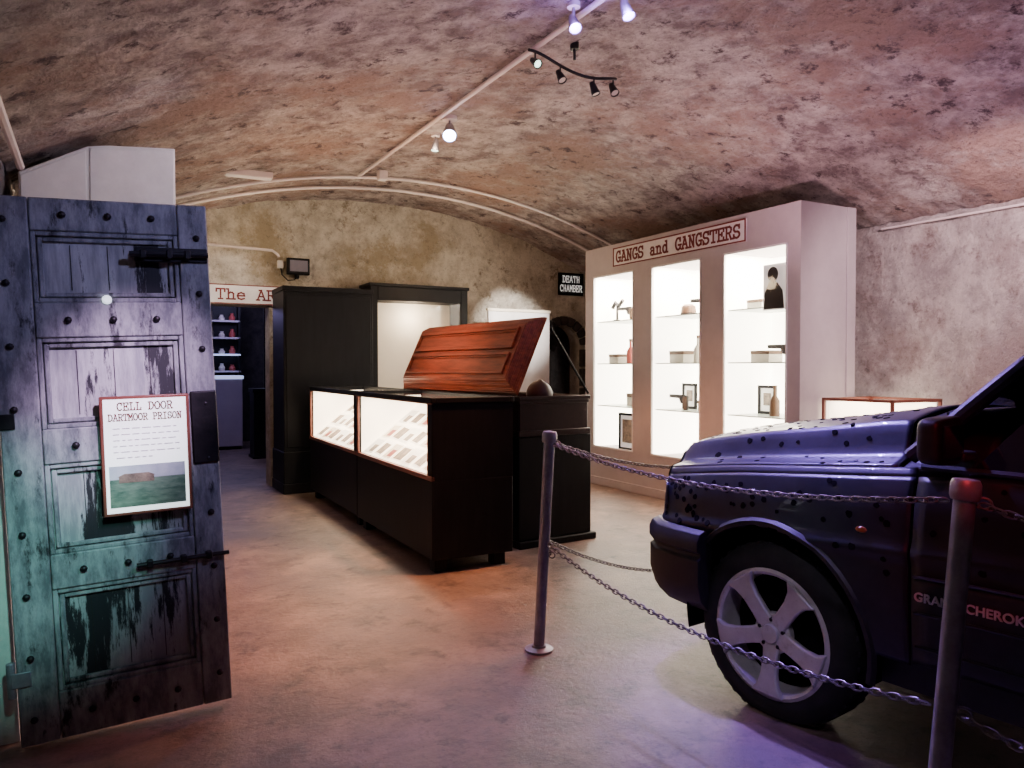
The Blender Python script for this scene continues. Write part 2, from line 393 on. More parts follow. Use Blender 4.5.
B(.50, DW-.005, -.01, 0, 1.905, 1.965).build('iron_plate', M['iron'], door, bevel=.004)
B(DW-.105, DW, -.012, 0, 1.05, 1.36).build('lock_plate', M['iron'], door, bevel=.006)
mb = MB(); mb.m = Matrix.Translation((.39, .0, 1.75)) @ Matrix.Rotation(R(90), 4, 'X'); mb.lathe([(.018, -.03), (.018, .004), (.012, .010)], 16)
tag(mb.build('peephole', mat('peephole_glow', (.8, .85, .85), emit=(.8, .9, 1), es=1.6), door), 'round pale peephole')  # emissive plug stands in for light coming through the hole
for z in (.27, 1.28):
    h = MB().tube([(-.018, .01, z-.07), (-.018, .01, z+.07)], .016, 10); h.box(-.018, .05, -.008, 0, z-.03, z+.03)
    h.build('hinge', M['galv'] if z < 1 else M['iron'], door, bevel=.003)

post = thing('poster', 'white laminated notice in a thin dark frame fixed to the open cell door', 'poster')
dm = Matrix.Translation(door.location) @ door.rotation_euler.to_matrix().to_4x4()
pm = dm @ Matrix.Translation((.332, -.022, .868)) @ Matrix.Rotation(R(.8), 4, 'Y')
post.location = pm.translation; post.rotation_euler = pm.to_euler()
B(0, .335, 0, .018, 0, .49).build('frame', M['copper'], post, bevel=.004)
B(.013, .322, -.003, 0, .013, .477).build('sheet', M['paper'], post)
B(.026, .309, -.005, -.003, .035, .205).build('picture', M['landscape'], post)
B(.026, .309, -.0058, -.005, .150, .205).build('picture_sky', M['printsky'], post)
hb = MB(); hb.box(.06, .19, -.0066, -.0058, .135, .16); hb.prism([(.055, -.0066, .16), (.195, -.0066, .16), (.17, -.0066, .172), (.08, -.0066, .172)], (0, .0008, 0))
hb.build('picture_building', M['photo'], post)
letters('CELL DOOR', .030, .21, basis((.168, -.0035, .432), (1, 0, 0), (0, 0, 1)), M['redink'], post, w=.15, depth=.001)
letters('DARTMOOR PRISON', .026, .275, basis((.168, -.0035, .390), (1, 0, 0), (0, 0, 1)), M['redink'], post, w=.15, depth=.001)
rq = random.Random(5)
for k in range(6):     # faint illegible small print
    sp_ = MB(); x = .045+.01*(k == 5); z = .355-k*.024
    while x < .285-(.10 if k == 5 else 0):
        wl = rq.uniform(.012, .034); sp_.box(x, min(x+wl, .292), -.0036, -.003, z, z+.004); x += wl+.008
    sp_.build('small_print', M['greyink'], post)

# ================================================================ TALL CUPBOARD BEHIND DOOR
pc = thing('tall_cupboard', 'tall white painted cupboard rising behind the studded cell door', 'cupboard', P(5.35, 0, 0), A)
MB().prism([(-.38, 0, 0), (.47, 0, 0), (.47, 0, 2.91), (.10, 0, 2.88), (-.02, 0, 2.86), (-.38, 0, 2.66)], (0, .6, 0)).build('body', M['white2'], pc, bevel=.008)
MB().prism([(-.37, -.012, .1), (-.03, -.012, .1), (-.03, -.012, 2.83), (-.37, -.012, 2.64)], (0, .012, 0)).build('door', M['white2'], pc, bevel=.004)
MB().prism([(-.01, -.012, .1), (.46, -.012, .1), (.46, -.012, 2.89), (-.01, -.012, 2.845)], (0, .012, 0)).build('door', M['white2'], pc, bevel=.004)

# ================================================================ GANGS AND GANGSTERS CABINET
gc = thing('wall_display_cabinet', 'large greyish-white three-bay glazed display cabinet along the right wall', 'display cabinet', P(4.86, 5.7, 0), A)
CW, CL, CH = .75, 3.49, 3.04
bays = [(.15, .98), (1.31, 2.14), (2.47, 3.31)]
Z0, Z1 = .48, 2.68
body = MB()
body.box(0, CW, 0, CL, 0, Z0); body.box(0, CW, 0, CL, Z1, CH); body.box(CW-.04, CW, 0, CL, Z0, Z1)
edges = [0, .15, .98, 1.31, 2.14, 2.47, 3.31, CL]
for i in (0, 2, 4, 6): body.box(0, CW-.04, edges[i], edges[i+1], Z0, Z1)
body.build('body', M['white'], gc)
B(-.02, .0, -.01, CL+.01, 0, .10).build('plinth_board', M['white'], gc, bevel=.004)
B(CW-.12, CW, -.015, 0, 0, CH).build('side_batten', M['white'], gc, bevel=.004)
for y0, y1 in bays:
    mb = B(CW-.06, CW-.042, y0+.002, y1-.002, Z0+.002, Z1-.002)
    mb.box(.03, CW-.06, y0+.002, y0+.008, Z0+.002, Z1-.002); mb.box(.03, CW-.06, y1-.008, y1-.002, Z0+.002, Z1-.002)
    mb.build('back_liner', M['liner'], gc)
    MB().add([(.015, y0, Z0), (.015, y1, Z0), (.015, y1, Z1), (.015, y0, Z1)], [(0, 1, 2, 3)]).build('glass_pane', M['glass'], gc)
    fm = MB()
    for a in ((y0, y0+.02, Z0, Z1), (y1-.02, y1, Z0, Z1), (y0, y1, Z0, Z0+.02), (y0, y1, Z1-.02, Z1)):
        fm.box(-.006, .012, a[0], a[1], a[2], a[3])
    fm.build('glazing_bead', M['white2'], gc)
    for z in (1.02, 1.56, 2.10):
        tag(B(.06, CW-.07, y0+.01, y1-.01, z-.012, z).build('shelf', M['shelfglass'], gc), 'glass shelf')
sg = B(-.016, 0, .66, 2.86, 2.76, 2.99).build('sign_board', M['white2'], gc)
fm = MB()
for a in ((.66, 2.86, 2.76, 2.775), (.66, 2.86, 2.975, 2.99), (.66, .675, 2.76, 2.99), (2.845, 2.86, 2.76, 2.99)):
    fm.box(-.022, -.016, *a)
fm.build('sign_border', M['redink'], sg)
letters('GANGS and GANGSTERS', .125, 2.08, basis((-.017, 1.76, 2.812), (0, -1, 0), (0, 0, 1)), M['redink'], sg, w=.17)

def gloc(x, y, z): return P(4.86+y, 5.7+x, z)
def bottle(x, y, z, sc, m, lab):
    o = thing('bottle', lab, 'bottle', gloc(x, y, z), A, 'bottles on the shelves of the white wall cabinet')
    MB().lathe([(.0, 0), (.045*sc, 0), (.045*sc, .14*sc), (.015*sc, .19*sc), (.014*sc, .25*sc), (0, .25*sc)], 16).build('glass_body', m, o)
    MB().lathe([(.0, .25*sc), (.018*sc, .25*sc), (.018*sc, .28*sc), (0, .28*sc)], 12).build('stopper', M['brown'], o)
bottle(.25, 1.62, 1.56, 1.1, M['dim'], 'pale bottle on the middle shelf of the centre bay')
bottle(.25, 2.85, 1.56, 1.1, M['red'], 'red bottle on the middle shelf of the far bay')
bottle(.25, .52, 1.02, 1.1, M['brown'], 'brown bottle on the lowest shelf of the bay nearest the car')
def framed(x, y, z, w_, h_, lab, m=M['photo']):
    o = thing('framed_photograph', lab, 'framed photograph', gloc(x, y, z), A, 'framed photographs in the white wall cabinet')
    mb = MB()
    for a in ((-w_/2, w_/2, 0, .03), (-w_/2, w_/2, h_-.03, h_), (-w_/2, -w_/2+.03, 0, h_), (w_/2-.03, w_/2, 0, h_)): mb.box(-.012, .012, *a)
    mb.build('frame', M['black'], o)
    B(0, .008, -w_/2+.03, w_/2-.03, .03, h_-.03).build('mount', M['glowpaper'], o)
    B(-.004, 0, -w_/2+.07, w_/2-.07, .09, h_-.08).build('picture', m, o)
framed(.10, 2.70, Z0+.001, .36, .46, 'black framed photograph standing on the floor of the far bay')
framed(.45, 1.98, 1.02, .24, .3, 'small framed photograph on the lowest shelf of the centre bay')
framed(.45, .80, 1.02, .24, .3, 'small framed photograph on the lowest shelf of the bay nearest the car')
def pistol(x, y, z, lab, sc=1.25):
    poly = [(0, 0), (.0, .035), (.05, .05), (.24, .05), (.24, .02), (.11, .015), (.085, -.03), (.07, -.03), (.065, .0), (.045, -.09), (.0, -.09)]
    o = thing('pistol', lab, 'pistol', gloc(x, y, z), A, 'pistols in the white wall cabinet')
    MB().prism([(0, p[0]*sc, (p[1]+.09)*sc) for p in poly], (.03, 0, 0)).build('body', M['ink'], o, bevel=.004)
    MB().prism([(-.004, p[0]*sc, (p[1]+.09)*sc) for p in ((.002, .03), (.048, .035), (.06, 0), (.042, -.085), (.003, -.085))], (.038, 0, 0)).build('grip', M['brown'], o, bevel=.004)
pistol(.2, 2.75, 2.1, 'black pistol on the top shelf of the far bay')
pistol(.2, 1.40, 2.1, 'black pistol on the top shelf of the centre bay')
pistol(.2, 1.75, 1.02, 'black pistol on the lowest shelf of the centre bay')
pistol(.25, .32, 1.56, 'black pistol on the middle shelf of the bay nearest the car')
o = thing('ornament', 'small dark branching ornament on the top shelf of the far bay, left of the pistol', 'ornament', gloc(.25, 3.13, 2.1), A)
MB().lathe([(0, 0), (.06, 0), (.06, .02), (.018, .03), (.016, .24), (0, .24)], 12).build('stem', M['ink'], o)
MB().tube([(0, -.12, .27), (0, -.03, .20), (0, .04, .25), (0, .10, .18)], .026, 8).build('branch', M['ink'], o)
o = thing('hat', 'brown brimmed hat on the top shelf of the centre bay', 'hat', gloc(.32, 1.86, 2.1), A)
MB().lathe([(0, .13), (.05, .135), (.08, .11), (.09, .03), (.09, .0), (.15, .0), (.16, .012), (.095, .012)], 24).build('crown', M['brown'], o)
MB().lathe([(.092, .012), (.094, .012), (.094, .035), (.092, .035), (.092, .012)], 24).build('band', M['ink'], o)
o = thing('portrait_poster', 'dark silhouette figure print at the top of the bay nearest the car', 'poster', gloc(.026, .33, 2.06), A)
B(0, .006, -.14, .14, 0, .44).build('sheet', M['glowpaper'], o)
mb = MB(); mb.prism([(-.003, .02+.065*math.cos(a), .34+.075*math.sin(a)) for a in [2*PI*i/16 for i in range(16)]], (.003, 0, 0))
mb.build('figure_head', M['ink'], o)
MB().prism([(-.003, -.12, .01), (-.003, .13, .01), (-.003, .12, .17), (-.003, .07, .27), (-.003, -.03, .27), (-.003, -.10, .18)], (.003, 0, 0)).build('figure_body', M['ink'], o)
for i, (x, y, z, a, b, h_) in enumerate(((.3, 1.5, 1.02, .2, .14, .12), (.35, .72, 1.56, .2, .24, .12), (.3, 2.8, 1.02, .14, .2, .16), (.3, 1.93, 1.56, .2, .24, .14), (.25, 3.1, 1.56, .16, .2, .12), (.3, .75, 2.10, .2, .2, .10))):
    o = thing('small_box', 'wooden box on the ' + ['lowest shelf of the centre bay', 'middle shelf of the bay nearest the car', 'lowest shelf of the far bay', 'middle shelf of the centre bay', 'middle shelf of the far bay', 'top shelf of the bay nearest the car'][i], 'box', gloc(x, y, z), A, 'boxes in the white wall cabinet')
    B(-a/2, a/2, -b/2, b/2, 0, h_*.7).build('base', M['dim'], o, bevel=.004); B(-a/2-.004, a/2+.004, -b/2-.004, b/2+.004, h_*.7, h_).build('lid', M['brown'], o, bevel=.006)

lc = thing('low_display_case', 'low lit display case between the white wall cabinet and the car', 'display case', P(4.10, 5.95, 0), A)
B(0, .7, 0, .72, 0, .85).build('base', M['white'], lc, bevel=.006)
mb = MB()
for x in (0, .675):
    for y in (0, .695): mb.box(x, x+.025, y, y+.025, .85, 1.22)
for z in (.85, 1.2):
    mb.box(0, .7, 0, .025, z, z+.025); mb.box(0, .7, .695, .72, z, z+.025); mb.box(0, .025, 0, .72, z, z+.025); mb.box(.675, .7, 0, .72, z, z+.025)
mb.build('frame', M['copper'], lc)
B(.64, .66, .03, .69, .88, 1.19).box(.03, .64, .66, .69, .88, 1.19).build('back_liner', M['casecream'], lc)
MB().add([(.01, .03, .88), (.01, .69, .88), (.01, .69, 1.19), (.01, .03, 1.19)], [(0, 1, 2, 3)]).build('glass_pane', M['glass'], lc)
picf = thing('open_book', 'open book lying in the low lit case behind the car', 'book', P(4.4, 6.25, .852), A)
B(-.12, 0, -.1, .1, 0.005, .02).build('page', M['cream'], picf, bevel=.004); B(0.002, .12, -.1, .1, 0.005, .02).build('page', M['cream'], picf, bevel=.004); B(-.125, .125, -.105, .105, 0, .004).build('cover', M['brown'], picf)

# ================================================================ GLASS DISPLAY CASES
CY = A-R(.9)
def case(s, t, lab, who):
    L, Wd, H = 1.88, .66, 1.285
    c = thing('glass_display_case', lab, 'display case', P(s, t, 0), CY, 'black glass-topped display cases')
    B(0, Wd, 0, L, .10, .68).build('base_cabinet', M['black'], c, bevel=.008)
    for x in (.04, Wd-.14):
        for y in (.05, L-.15): B(x, x+.1, y, y+.1, 0, .10).build('foot', M['black'], c, bevel=.005)
    mb = MB()
    mb.box(0, Wd, 0, .035, .68, 1.245); mb.box(0, Wd, L-.035, L, .68, 1.245); mb.box(Wd-.03, Wd, .035, L-.035, .68, 1.245)
    mb.build('end_panel', M['black'], c)
    mb = MB(); mb.box(-.012, .03, -.012, L+.005, 1.245, H); mb.box(Wd-.03, Wd+.005, -.012, L+.005, 1.245, H)
    mb.box(.03, Wd-.03, -.012, .03, 1.245, H); mb.box(.03, Wd-.03, L-.03, L+.005, 1.245, H)
    mb.build('top_rim', M['black'], c, bevel=.005)
    mb = MB(); mb.box(-.01, .02, .0, L, .68, .715); mb.box(-.006, .015, .0, L, 1.235, 1.245); mb.box(-.006, .015, .07, .09, .715, 1.235); mb.box(-.006, .015, L-.04, L, .715, 1.235)
    mb.build('glazing_trim', M['copper'], c, bevel=.003)
    B(-.004, .012, 0, .07, .715, 1.235).build('corner_post', M['black'], c)
    MB().add([(.005, .09, .715), (.005, L-.04, .715), (.005, L-.04, 1.235), (.005, .09, 1.235)], [(0, 1, 2, 3)]).build('front_glass', M['glass'], c)
    MB().add([(.03, .03, 1.27), (Wd-.03, .03, 1.27), (Wd-.03, L-.03, 1.27), (.03, L-.03, 1.27)], [(0, 1, 2, 3)]).build('top_glass', M['glass'], c)
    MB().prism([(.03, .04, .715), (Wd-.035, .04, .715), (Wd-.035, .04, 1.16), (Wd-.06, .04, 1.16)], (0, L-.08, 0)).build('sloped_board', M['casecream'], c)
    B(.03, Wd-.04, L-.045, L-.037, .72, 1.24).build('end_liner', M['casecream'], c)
    mtx = Matrix.Translation(c.location) @ Matrix.Rotation(CY, 4, 'Z')
    sl = math.atan2(.445, Wd-.09)
    ords = ['nearest the camera', 'second from the camera', 'third from the camera', 'fourth from the camera', 'fifth from the camera', 'sixth from the camera', 'farthest from the camera']
    for r_ in range(3):
        for k in range(7):
            kind = (k*3+r_*2+len(who)) % 4
            q = .10+.21*r_
            yy = .20+k*.245+random.uniform(-.015, .015)
            m = mtx @ Matrix.Translation((.03+q*math.cos(sl)-.004*math.sin(sl), yy, .715+q*math.sin(sl)+.006)) @ Matrix.Rotation(-sl, 4, 'Y') @ Matrix.Rotation(R(random.uniform(-5, 5)), 4, 'Z')
            row = ['lower', 'middle', 'upper'][r_]
            nm = ['document', 'photograph', 'newspaper_cutting', 'photograph'][kind]
            cn = ['yellowed document', 'small dark photograph', 'cream newspaper cutting', 'grey photograph'][kind]
            o = thing(nm, '%s in the %s row of the %s glass case, %s' % (cn, row, who, ords[k]), nm.split('_')[0], m.translation, 0, 'papers inside the %s glass case' % who)
            o.rotation_euler = m.to_euler()
            hw = [.09, .075, .085, .08][kind]; hl = [.105, .09, .10, .105][kind]
            B(-hw, hw, -hl, hl, 0, .003).build('sheet', M['glowpaper'] if kind != 2 else M['cream'], o)
            if kind in (1, 3): B(-hw+.012, hw-.012, -hl+.012, hl-.012, .003, .004).build('image', M['photo'], o)
            else:
                B(-hw+.02, hw*.2, -hl+.02, hl*.2, .003, .004).build('image', M['photo'] if kind == 0 else M['red'], o)
    lt = light('case_lamp', 'AREA', mtx @ Vector((.10, L/2, 1.232)), 34, (1, .80, .58), size=.12, sizey=L-.3)
    lt.rotation_euler = (0, R(-20), CY)
case(5.07, 2.13, 'nearer black display case with a lit glass front', 'nearer')
case(6.98, 2.165, 'farther black display case, between the nearer case and tall black cabinet', 'farther')

# ================================================================ COFFIN ON PLINTH
YW = A+R(5)
cp = thing('coffin_plinth', 'black plinth carrying the open coffin behind the nearer glass case', 'plinth', P(5.45, 3.07, 0), YW)
B(-.01, .76, 0, 2.02, .06, .93).build('body', M['black'], cp, bevel=.01)
B(-.02, .80, -.03, 2.05, 0, .06).build('foot_board', M['black'], cp, bevel=.01)
cf = thing('coffin', 'dark polished coffin with its red-brown panelled lid propped open', 'coffin', P(5.45, 3.07, .93), YW)
Lc, Wc, Hc = 2.0, .72, .33
mb = MB(); mb.box(0, Wc, 0, .03, 0, Hc); mb.box(0, Wc, Lc-.03, Lc, 0, Hc); mb.box(0, .03, .03, Lc-.03, 0, Hc); mb.box(Wc-.03, Wc, .03, Lc-.03, 0, Hc); mb.box(.03, Wc-.03, .03, Lc-.03, 0, .03)
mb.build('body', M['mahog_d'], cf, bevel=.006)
mb = MB()
for z0, z1, e in ((0, .05, .018), (.27, .30, .010), (.30, .335, .018)):
    mb.box(-e, Wc+e, -e, .0, z0, z1); mb.box(-e, Wc+e, Lc, Lc+e, z0, z1); mb.box(-e, 0, 0, Lc, z0, z1); mb.box(Wc, Wc+e, 0, Lc, z0, z1)
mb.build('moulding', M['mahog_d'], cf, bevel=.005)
B(.04, Wc-.04, .04, Lc-.04, .03, .2).build('lining', M['satin'], cf, bevel=.03)
lidroot = bpy.data.objects.new('lid', None); COL.objects.link(lidroot); lidroot.parent = cf
th = R(65)
m = Matrix((Vector((math.cos(th), 0, math.sin(th))), Vector((0, 1, 0)), Vector((-math.sin(th), 0, math.cos(th))))).transposed().to_4x4()
m.translation = Vector((-.01, .02, Hc+.02)); lidroot.matrix_local = m
LL = 2.10
def frus(mb, x0, x1, y0, y1, z0, z1, ins):
    vs = [(x0, y0, z0), (x1, y0, z0), (x1, y1, z0), (x0, y1, z0), (x0+ins, y0+ins, z1), (x1-ins, y0+ins, z1), (x1-ins, y1-ins, z1), (x0+ins, y1-ins, z1)]
    mb.add(vs, [(0, 3, 2, 1), (4, 5, 6, 7), (0, 1, 5, 4), (1, 2, 6, 5), (2, 3, 7, 6), (3, 0, 4, 7)])
mb = MB()
for x0, z0, z1, ins in ((-.005, 0, .028, .003), (.010, .028, .042, .008), (.022, .042, .054, .004), (.032, .054, .080, .016), (.056, .080, .090, .004), (.066, .090, .112, .014), (.090, .112, .120, .004)):
    frus(mb, x0, .71-x0-.005, x0-.005, LL-x0, z0, z1, ins)
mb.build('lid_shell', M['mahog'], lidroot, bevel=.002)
for x0, x1 in ((.13, .33), (.37, .57)):          # two long raised fields
    mb = MB()
    for i_, (z1_, wd) in enumerate(((.142, .024), (.132, .014))):
        a = .028*i_; xa, xb, ya, yb = x0+a, x1-a, .14+a, LL-.14-a
        mb.box(xa, xb, ya, ya+wd, .120, z1_); mb.box(xa, xb, yb-wd, yb, .120, z1_); mb.box(xa, xa+wd, ya+wd, yb-wd, .120, z1_); mb.box(xb-wd, xb, ya+wd, yb-wd, .120, z1_)
    mb.build('lid_panel_frame', M['mahog'], lidroot, bevel=.003)
mb = MB().tube([(.30, -.02, Hc+.58), (Wc-.01, -.02, Hc+.02)], .011, 8)
tag(mb.build('prop_rod', M['black'], cf), 'thin black prop rod')
for k in range(3):
    y = .35+k*.65; MB().tube([(Wc+.0, y-.1, .17), (Wc+.05, y-.09, .15), (Wc+.05, y+.09, .15), (Wc+.0, y+.1, .17)], .01, 8).build('handle', M['galv'], cf)
cq = Matrix.Translation(cf.location) @ Matrix.Rotation(YW, 4, 'Z')
hd = thing('dummy_head', 'dark rounded dummy head lying in the open coffin', 'dummy head', cq @ Vector((.40, .28, .205)), YW)
def hf(u, v):
    th_ = PI*v; ph = 2*PI*u
    x = .105*math.sin(th_)*math.cos(ph); y = .14*math.cos(th_); z = .125*math.sin(th_)*math.sin(ph)
    if z > .05 and abs(x) < .02 and -.03 < y < .02: z += .012
    return (x, y, z+.13)
MB().grid(hf, 24, 16).build('head', M['skin'], hd)
mb = MB(); mb.m = Matrix.Translation((0, -.03, .02)); mb.box(-.16, .16, -.16, .16, -.02, .02); mb.build('pillow', M['satin'], hd, bevel=.015)

# ================================================================ TALL BLACK CABINET + FRAMED DISPLAY
tb = thing('tall_black_cabinet', 'tall plain black cabinet standing against the far wall', 'cabinet', P(9.2, 1.97, 0), A)
B(0, 1.1, 0, .62, .3, 2.42).build('body', M['black'], tb, bevel=.008)
B(-.01, 1.11, -.01, .62, 2.42, 2.48).build('cornice', M['black'], tb, bevel=.008)
B(-.02, 1.12, -.04, .62, .0, .12).build('plinth', M['black'], tb, bevel=.008)
B(-.012, 1.112, -.03, .62, .12, .5).build('lower_section', M['black'], tb, bevel=.008)
B(.03, 1.07, -.012, 0, .55, 2.38).build('door_panel', M['black'], tb, bevel=.006)
bd = thing('framed_display_case', 'black framed display case with cream backing beside the tall black cabinet', 'display case', P(9.45, 3.12, 0), A)
B(0, 1.38, 0, .42, 0, .9).build('base', M['black'], bd, bevel=.006)
mb = MB(); mb.box(0, .1, 0, .42, .9, 2.56); mb.box(1.28, 1.38, 0, .42, .9, 2.56); mb.box(.1, 1.28, 0, .42, 2.38, 2.56); mb.box(-.02, 1.40, -.02, .42, 2.56, 2.60)
mb.build('frame', M['black'], bd, bevel=.006)
B(.1, 1.28, .38, .41, .9, 2.38).build('backing', M['cream'], bd)
MB().add([(.1, .03, .9), (1.28, .03, .9), (1.28, .03, 2.38), (.1, .03, 2.38)], [(0, 1, 2, 3)]).build('glass_pane', M['glass'], bd)
wb = thing('leaning_panel', 'pale cream display panel against the far wall right of the black framed case', 'panel', P(9.5, 4.85, 0), A)
B(0, 1.0, .0, .04, 0.05, 2.3).build('board', M['white2'], wb, bevel=.004); B(-.02, 1.02, -.01, .05, 2.3, 2.34).build('top_rail', M['cream'], wb, bevel=.004)
B(-.02, 1.02, -.1, .3, 0, .05).build('foot', M['white2'], wb, bevel=.004)

# signs on the far wall
sn = thing('hanging_sign', 'long white sign above the passage opening in the far wall', 'sign', P(9.865, .95, 2.29), A)
B(0, 1.35, 0, .03, 0, .24).build('board', M['white2'], sn)
letters('The AR', .12, .72, basis((.36, -.001, .06), (1, 0, 0), (0, 0, 1)), M['redink'], sn, w=.16, depth=.003, center=False)
mb = MB()
for a in ((0, 1.35, 0, .012), (0, 1.35, .228, .24), (0, .012, 0, .24)): mb.box(a[0], a[1], -.004, 0, a[2], a[3])
mb.build('border', M['redink'], sn)
sd = thing('black_sign', 'small black sign with white lettering above the dark stone archway', 'sign', P(9.86, 6.24, 2.62), A)
B(0, .45, 0, .03, 0, .345).build('board', M['black'], sd)
for tx, z, wd in (('DEATH', .20, .32), ('CHAMBER', .06, .41)):
    letters(tx, .095, wd, basis((.225, -.001, z), (1, 0, 0), (0, 0, 1)), M['glowpaper'], sd, w=.11, depth=.003, serif=False)

# passage contents
o = thing('picture_board', 'lit shelf unit of small displays far down the passage', 'display shelves', P(15.4, 1.85, 0), A)
B(0, .62, .10, .14, 1.42, 2.7).build('back_board', M['black'], o)
for j in range(4): B(0, .62, -.10, .10, 1.42+j*.32, 1.45+j*.32).build('shelf', M['bluepanel'] if j == 1 else M['white'], o)
for x in (0, .58): B(x, x+.04, -.10, .14, 0, 2.7).build('post', M['black'], o)
rz_ = random.Random(9)
for j in range(4):
    for i in range(3):
        h_ = rz_.uniform(.10, .2); q_ = thing('display_item', ['small dark', 'small pale', 'small reddish'][i]+' item on the '+['lowest', 'second', 'third', 'topmost'][j]+' shelf down the passage', 'display item', P(15.4, 1.95+i*.19, 1.451+j*.32), A, 'items on the passage shelves')
        MB().lathe([(0, 0), (.05, 0), (.06, h_*.4), (.03, h_*.8), (.035, h_), (0, h_)], 10).build('body', [M['ink'], M['dim'], M['red']][i], q_)
o = thing('white_counter', 'white counter cabinet below the lit shelves in the passage', 'counter', P(14.7, 1.75, 0), A)
B(0, .65, 0, .5, .06, 1.3).build('body', M['white'], o, bevel=.01); B(-.02, .67, -.02, .52, 1.3, 1.36).build('top', M['bluepanel'], o, bevel=.01); B(.02, .63, .03, .5, 0, .06).build('kick_board', M['black'], o)
o = thing('black_plinth', 'small black pedestal standing in the passage opening', 'pedestal', P(13.0, 2.3, 0), A)
B(0, .4, 0, .4, .05, 1.1).build('body', M['black'], o, bevel=.01); B(-.02, .42, -.02, .42, 1.1, 1.16).build('top', M['black'], o, bevel=.006); B(-.02, .42, -.02, .42, 0, .05).build('foot', M['black'], o, bevel=.006)
o = thing('light_panel', 'tall backlit pale panel on the right side of the passage', 'display panel', P(14.5, 2.75, 0), A)
B(0, .5, 0, .06, 0, 2.7).build('frame', M['black'], o); B(.04, .46, -.005, 0, 1.35, 2.6).build('lit_face', M['bluepanel'], o)

# ================================================================ CONDUITS AND CEILING FITTINGS
def cond(pts, r, lab):
    o = MB().tube(pts, r, 8).build('conduit', M['conduit']); return tag(o, lab, 'conduit', 'conduits fixed to the vault and walls')
cond([P(-1+i*.39, 2.63, vz(2.63)-.022) for i in range(25)], .018, 'long straight conduit running along the crown of the vault')
cond([P(8.42, .2+i*.16, vz(.2+i*.16)-.022) for i in range(40)], .018, 'nearer of the two conduits arching across the vault')
cond([P(8.98, .2+i*.16, vz(.2+i*.16)-.022) for i in range(40)], .020, 'farther of the two conduits arching across the vault')
cond([P(3.3+i*.48, -.36, 2.66) for i in range(5)], .022, 'conduit running along the top of the left wall above the door')
cond([P(2.0+i*.4, 6.77, 2.86) for i in range(8)], .012, 'thin cable running along the top of the right wall')
cond([P(9.87, .6, 3.02), P(9.87, 1.2, 3.0), P(9.87, 1.98, 2.98), P(9.87, 2.05, 2.93), P(9.87, 2.06, 2.90)], .018, 'bent conduit on the far wall feeding the floodlight')
fl = thing('floodlight', 'black floodlight on the far wall above the tall black cabinet', 'floodlight', P(9.84, 2.28, 2.78), A)
B(-.14, .14, -.10, -.03, -.10, .11).build('housing', M['black'], fl, bevel=.01); B(-.11, .11, -.106, -.10, -.06, .08).build('lens', M['lens'], fl)
B(-.02, .02, -.04, .05, -.14, -.08).build('bracket', M['black'], fl); B(-.24, -.17, -.02, .05, -.02, .08).build('junction_box', M['white2'], fl, bevel=.006)
MB().tube([(-.20, 0, -.02), (-.19, -.01, -.10), (-.12, -.02, -.17), (-.04, -.03, -.16), (0, -.03, -.11)], .008, 8).build('cable', M['black'], fl)
def jbox(px, py, sx, sy, sz, lab):
    p = on_vault(px, py)
    o = thing('junction_box', lab, 'junction box', p+Vector((0, 0, -sz/2)), A)
    B(-sx/2, sx/2, -sy/2, sy/2, -sz/2, sz*.5).build('body', M['conduit'], o, bevel=.006)
    B(-sx/2+.01, sx/2-.01, -sy/2+.01, sy/2-.01, -sz/2-.006, -sz/2).build('cover', M['white2'], o, bevel=.002)
jbox(250, 172, .45, .12, .06, 'long pale box on the vault above the cell door')
jbox(383, 172, .1, .1, .1, 'small square junction box where the conduits meet')
def spot(px, py, target, lensm, lab, power=0, color=(1, 1, 1), ang=70, drop=.11, sc=1.0, glow=.03):
    base = on_vault(px, py, .0)
    o = thing('ceiling_spotlight', lab, 'spotlight', base, A, 'spotlights along the vault conduit')
    MB().lathe([(0, -.02), (.04*sc, -.02), (.04*sc, .04), (0, .04)], 16).build('ceiling_rose', M['conduit'], o)
    MB().tube([(0, 0, 0), (0, 0, -drop)], .009, 8).build('stem', M['lamp'], o)
    d = (Matrix.Rotation(-A, 3, 'Z') @ (Vector(target)-base)).normalized()
    q = d.to_track_quat('Z', 'Y').to_matrix().to_4x4()
    mb = MB(); mb.m = Matrix.Translation((0, 0, -drop)) @ q; mb.lathe([(0, -.06*sc), (.018*sc, -.06*sc), (.026*sc, -.03*sc), (.040*sc, .055*sc), (.036*sc, .055*sc), (.034*sc, .045*sc), (0, .045*sc)], 20)
    hd_ = mb.build('lamp_head', M['lamp'], o)
    mb = MB(); mb.m = Matrix.Translation((0, 0, -drop)) @ q; mb.lathe([(0, .047*sc), (.033*sc, .047*sc), (.033*sc, .051*sc), (0, .053*sc)], 20); mb.build('lens', lensm, hd_)
    if power:
        wpos = base+Vector((0, 0, -drop)) + (Vector(target)-base).normalized()*.09
        light('spot_lamp', 'SPOT', wpos, power, color, target, .03, angle=ang)
        light('spot_glow', 'POINT', base+Vector((.0, -.06, -drop-.04)), power*glow, color, size=.03)
spot(573, 8, (.9, 3.0, 1.0), M['bulbp'], 'violet lit spotlight on the crown conduit near the top of the frame', 200, (.45, .25, 1), 70)
spot(625, -6, (1.4, 3.6, 1.1), M['bulbp'], 'violet lit spotlight just right of the crown conduit', 1000, (.34, .22, 1), 46, glow=.012)
spot(450, 120, (-.3, 3.2, 0), M['bulbb'], 'blue-white glowing spotlight beside the middle of the crown conduit', 60, (.6, .6, 1), 95, sc=1.6, glow=.14)
spot(436, 136, (-1.2, 7, 0), M['bulbg'], 'small dim spotlight left of the blue-white one', 60, (1, .75, .5), 90, drop=.1)
pb = on_vault(574, 48)
sb = thing('spotlight_bar', 'curved black bar of four small spotlights hanging from the vault', 'spotlight bar', pb, R(18))
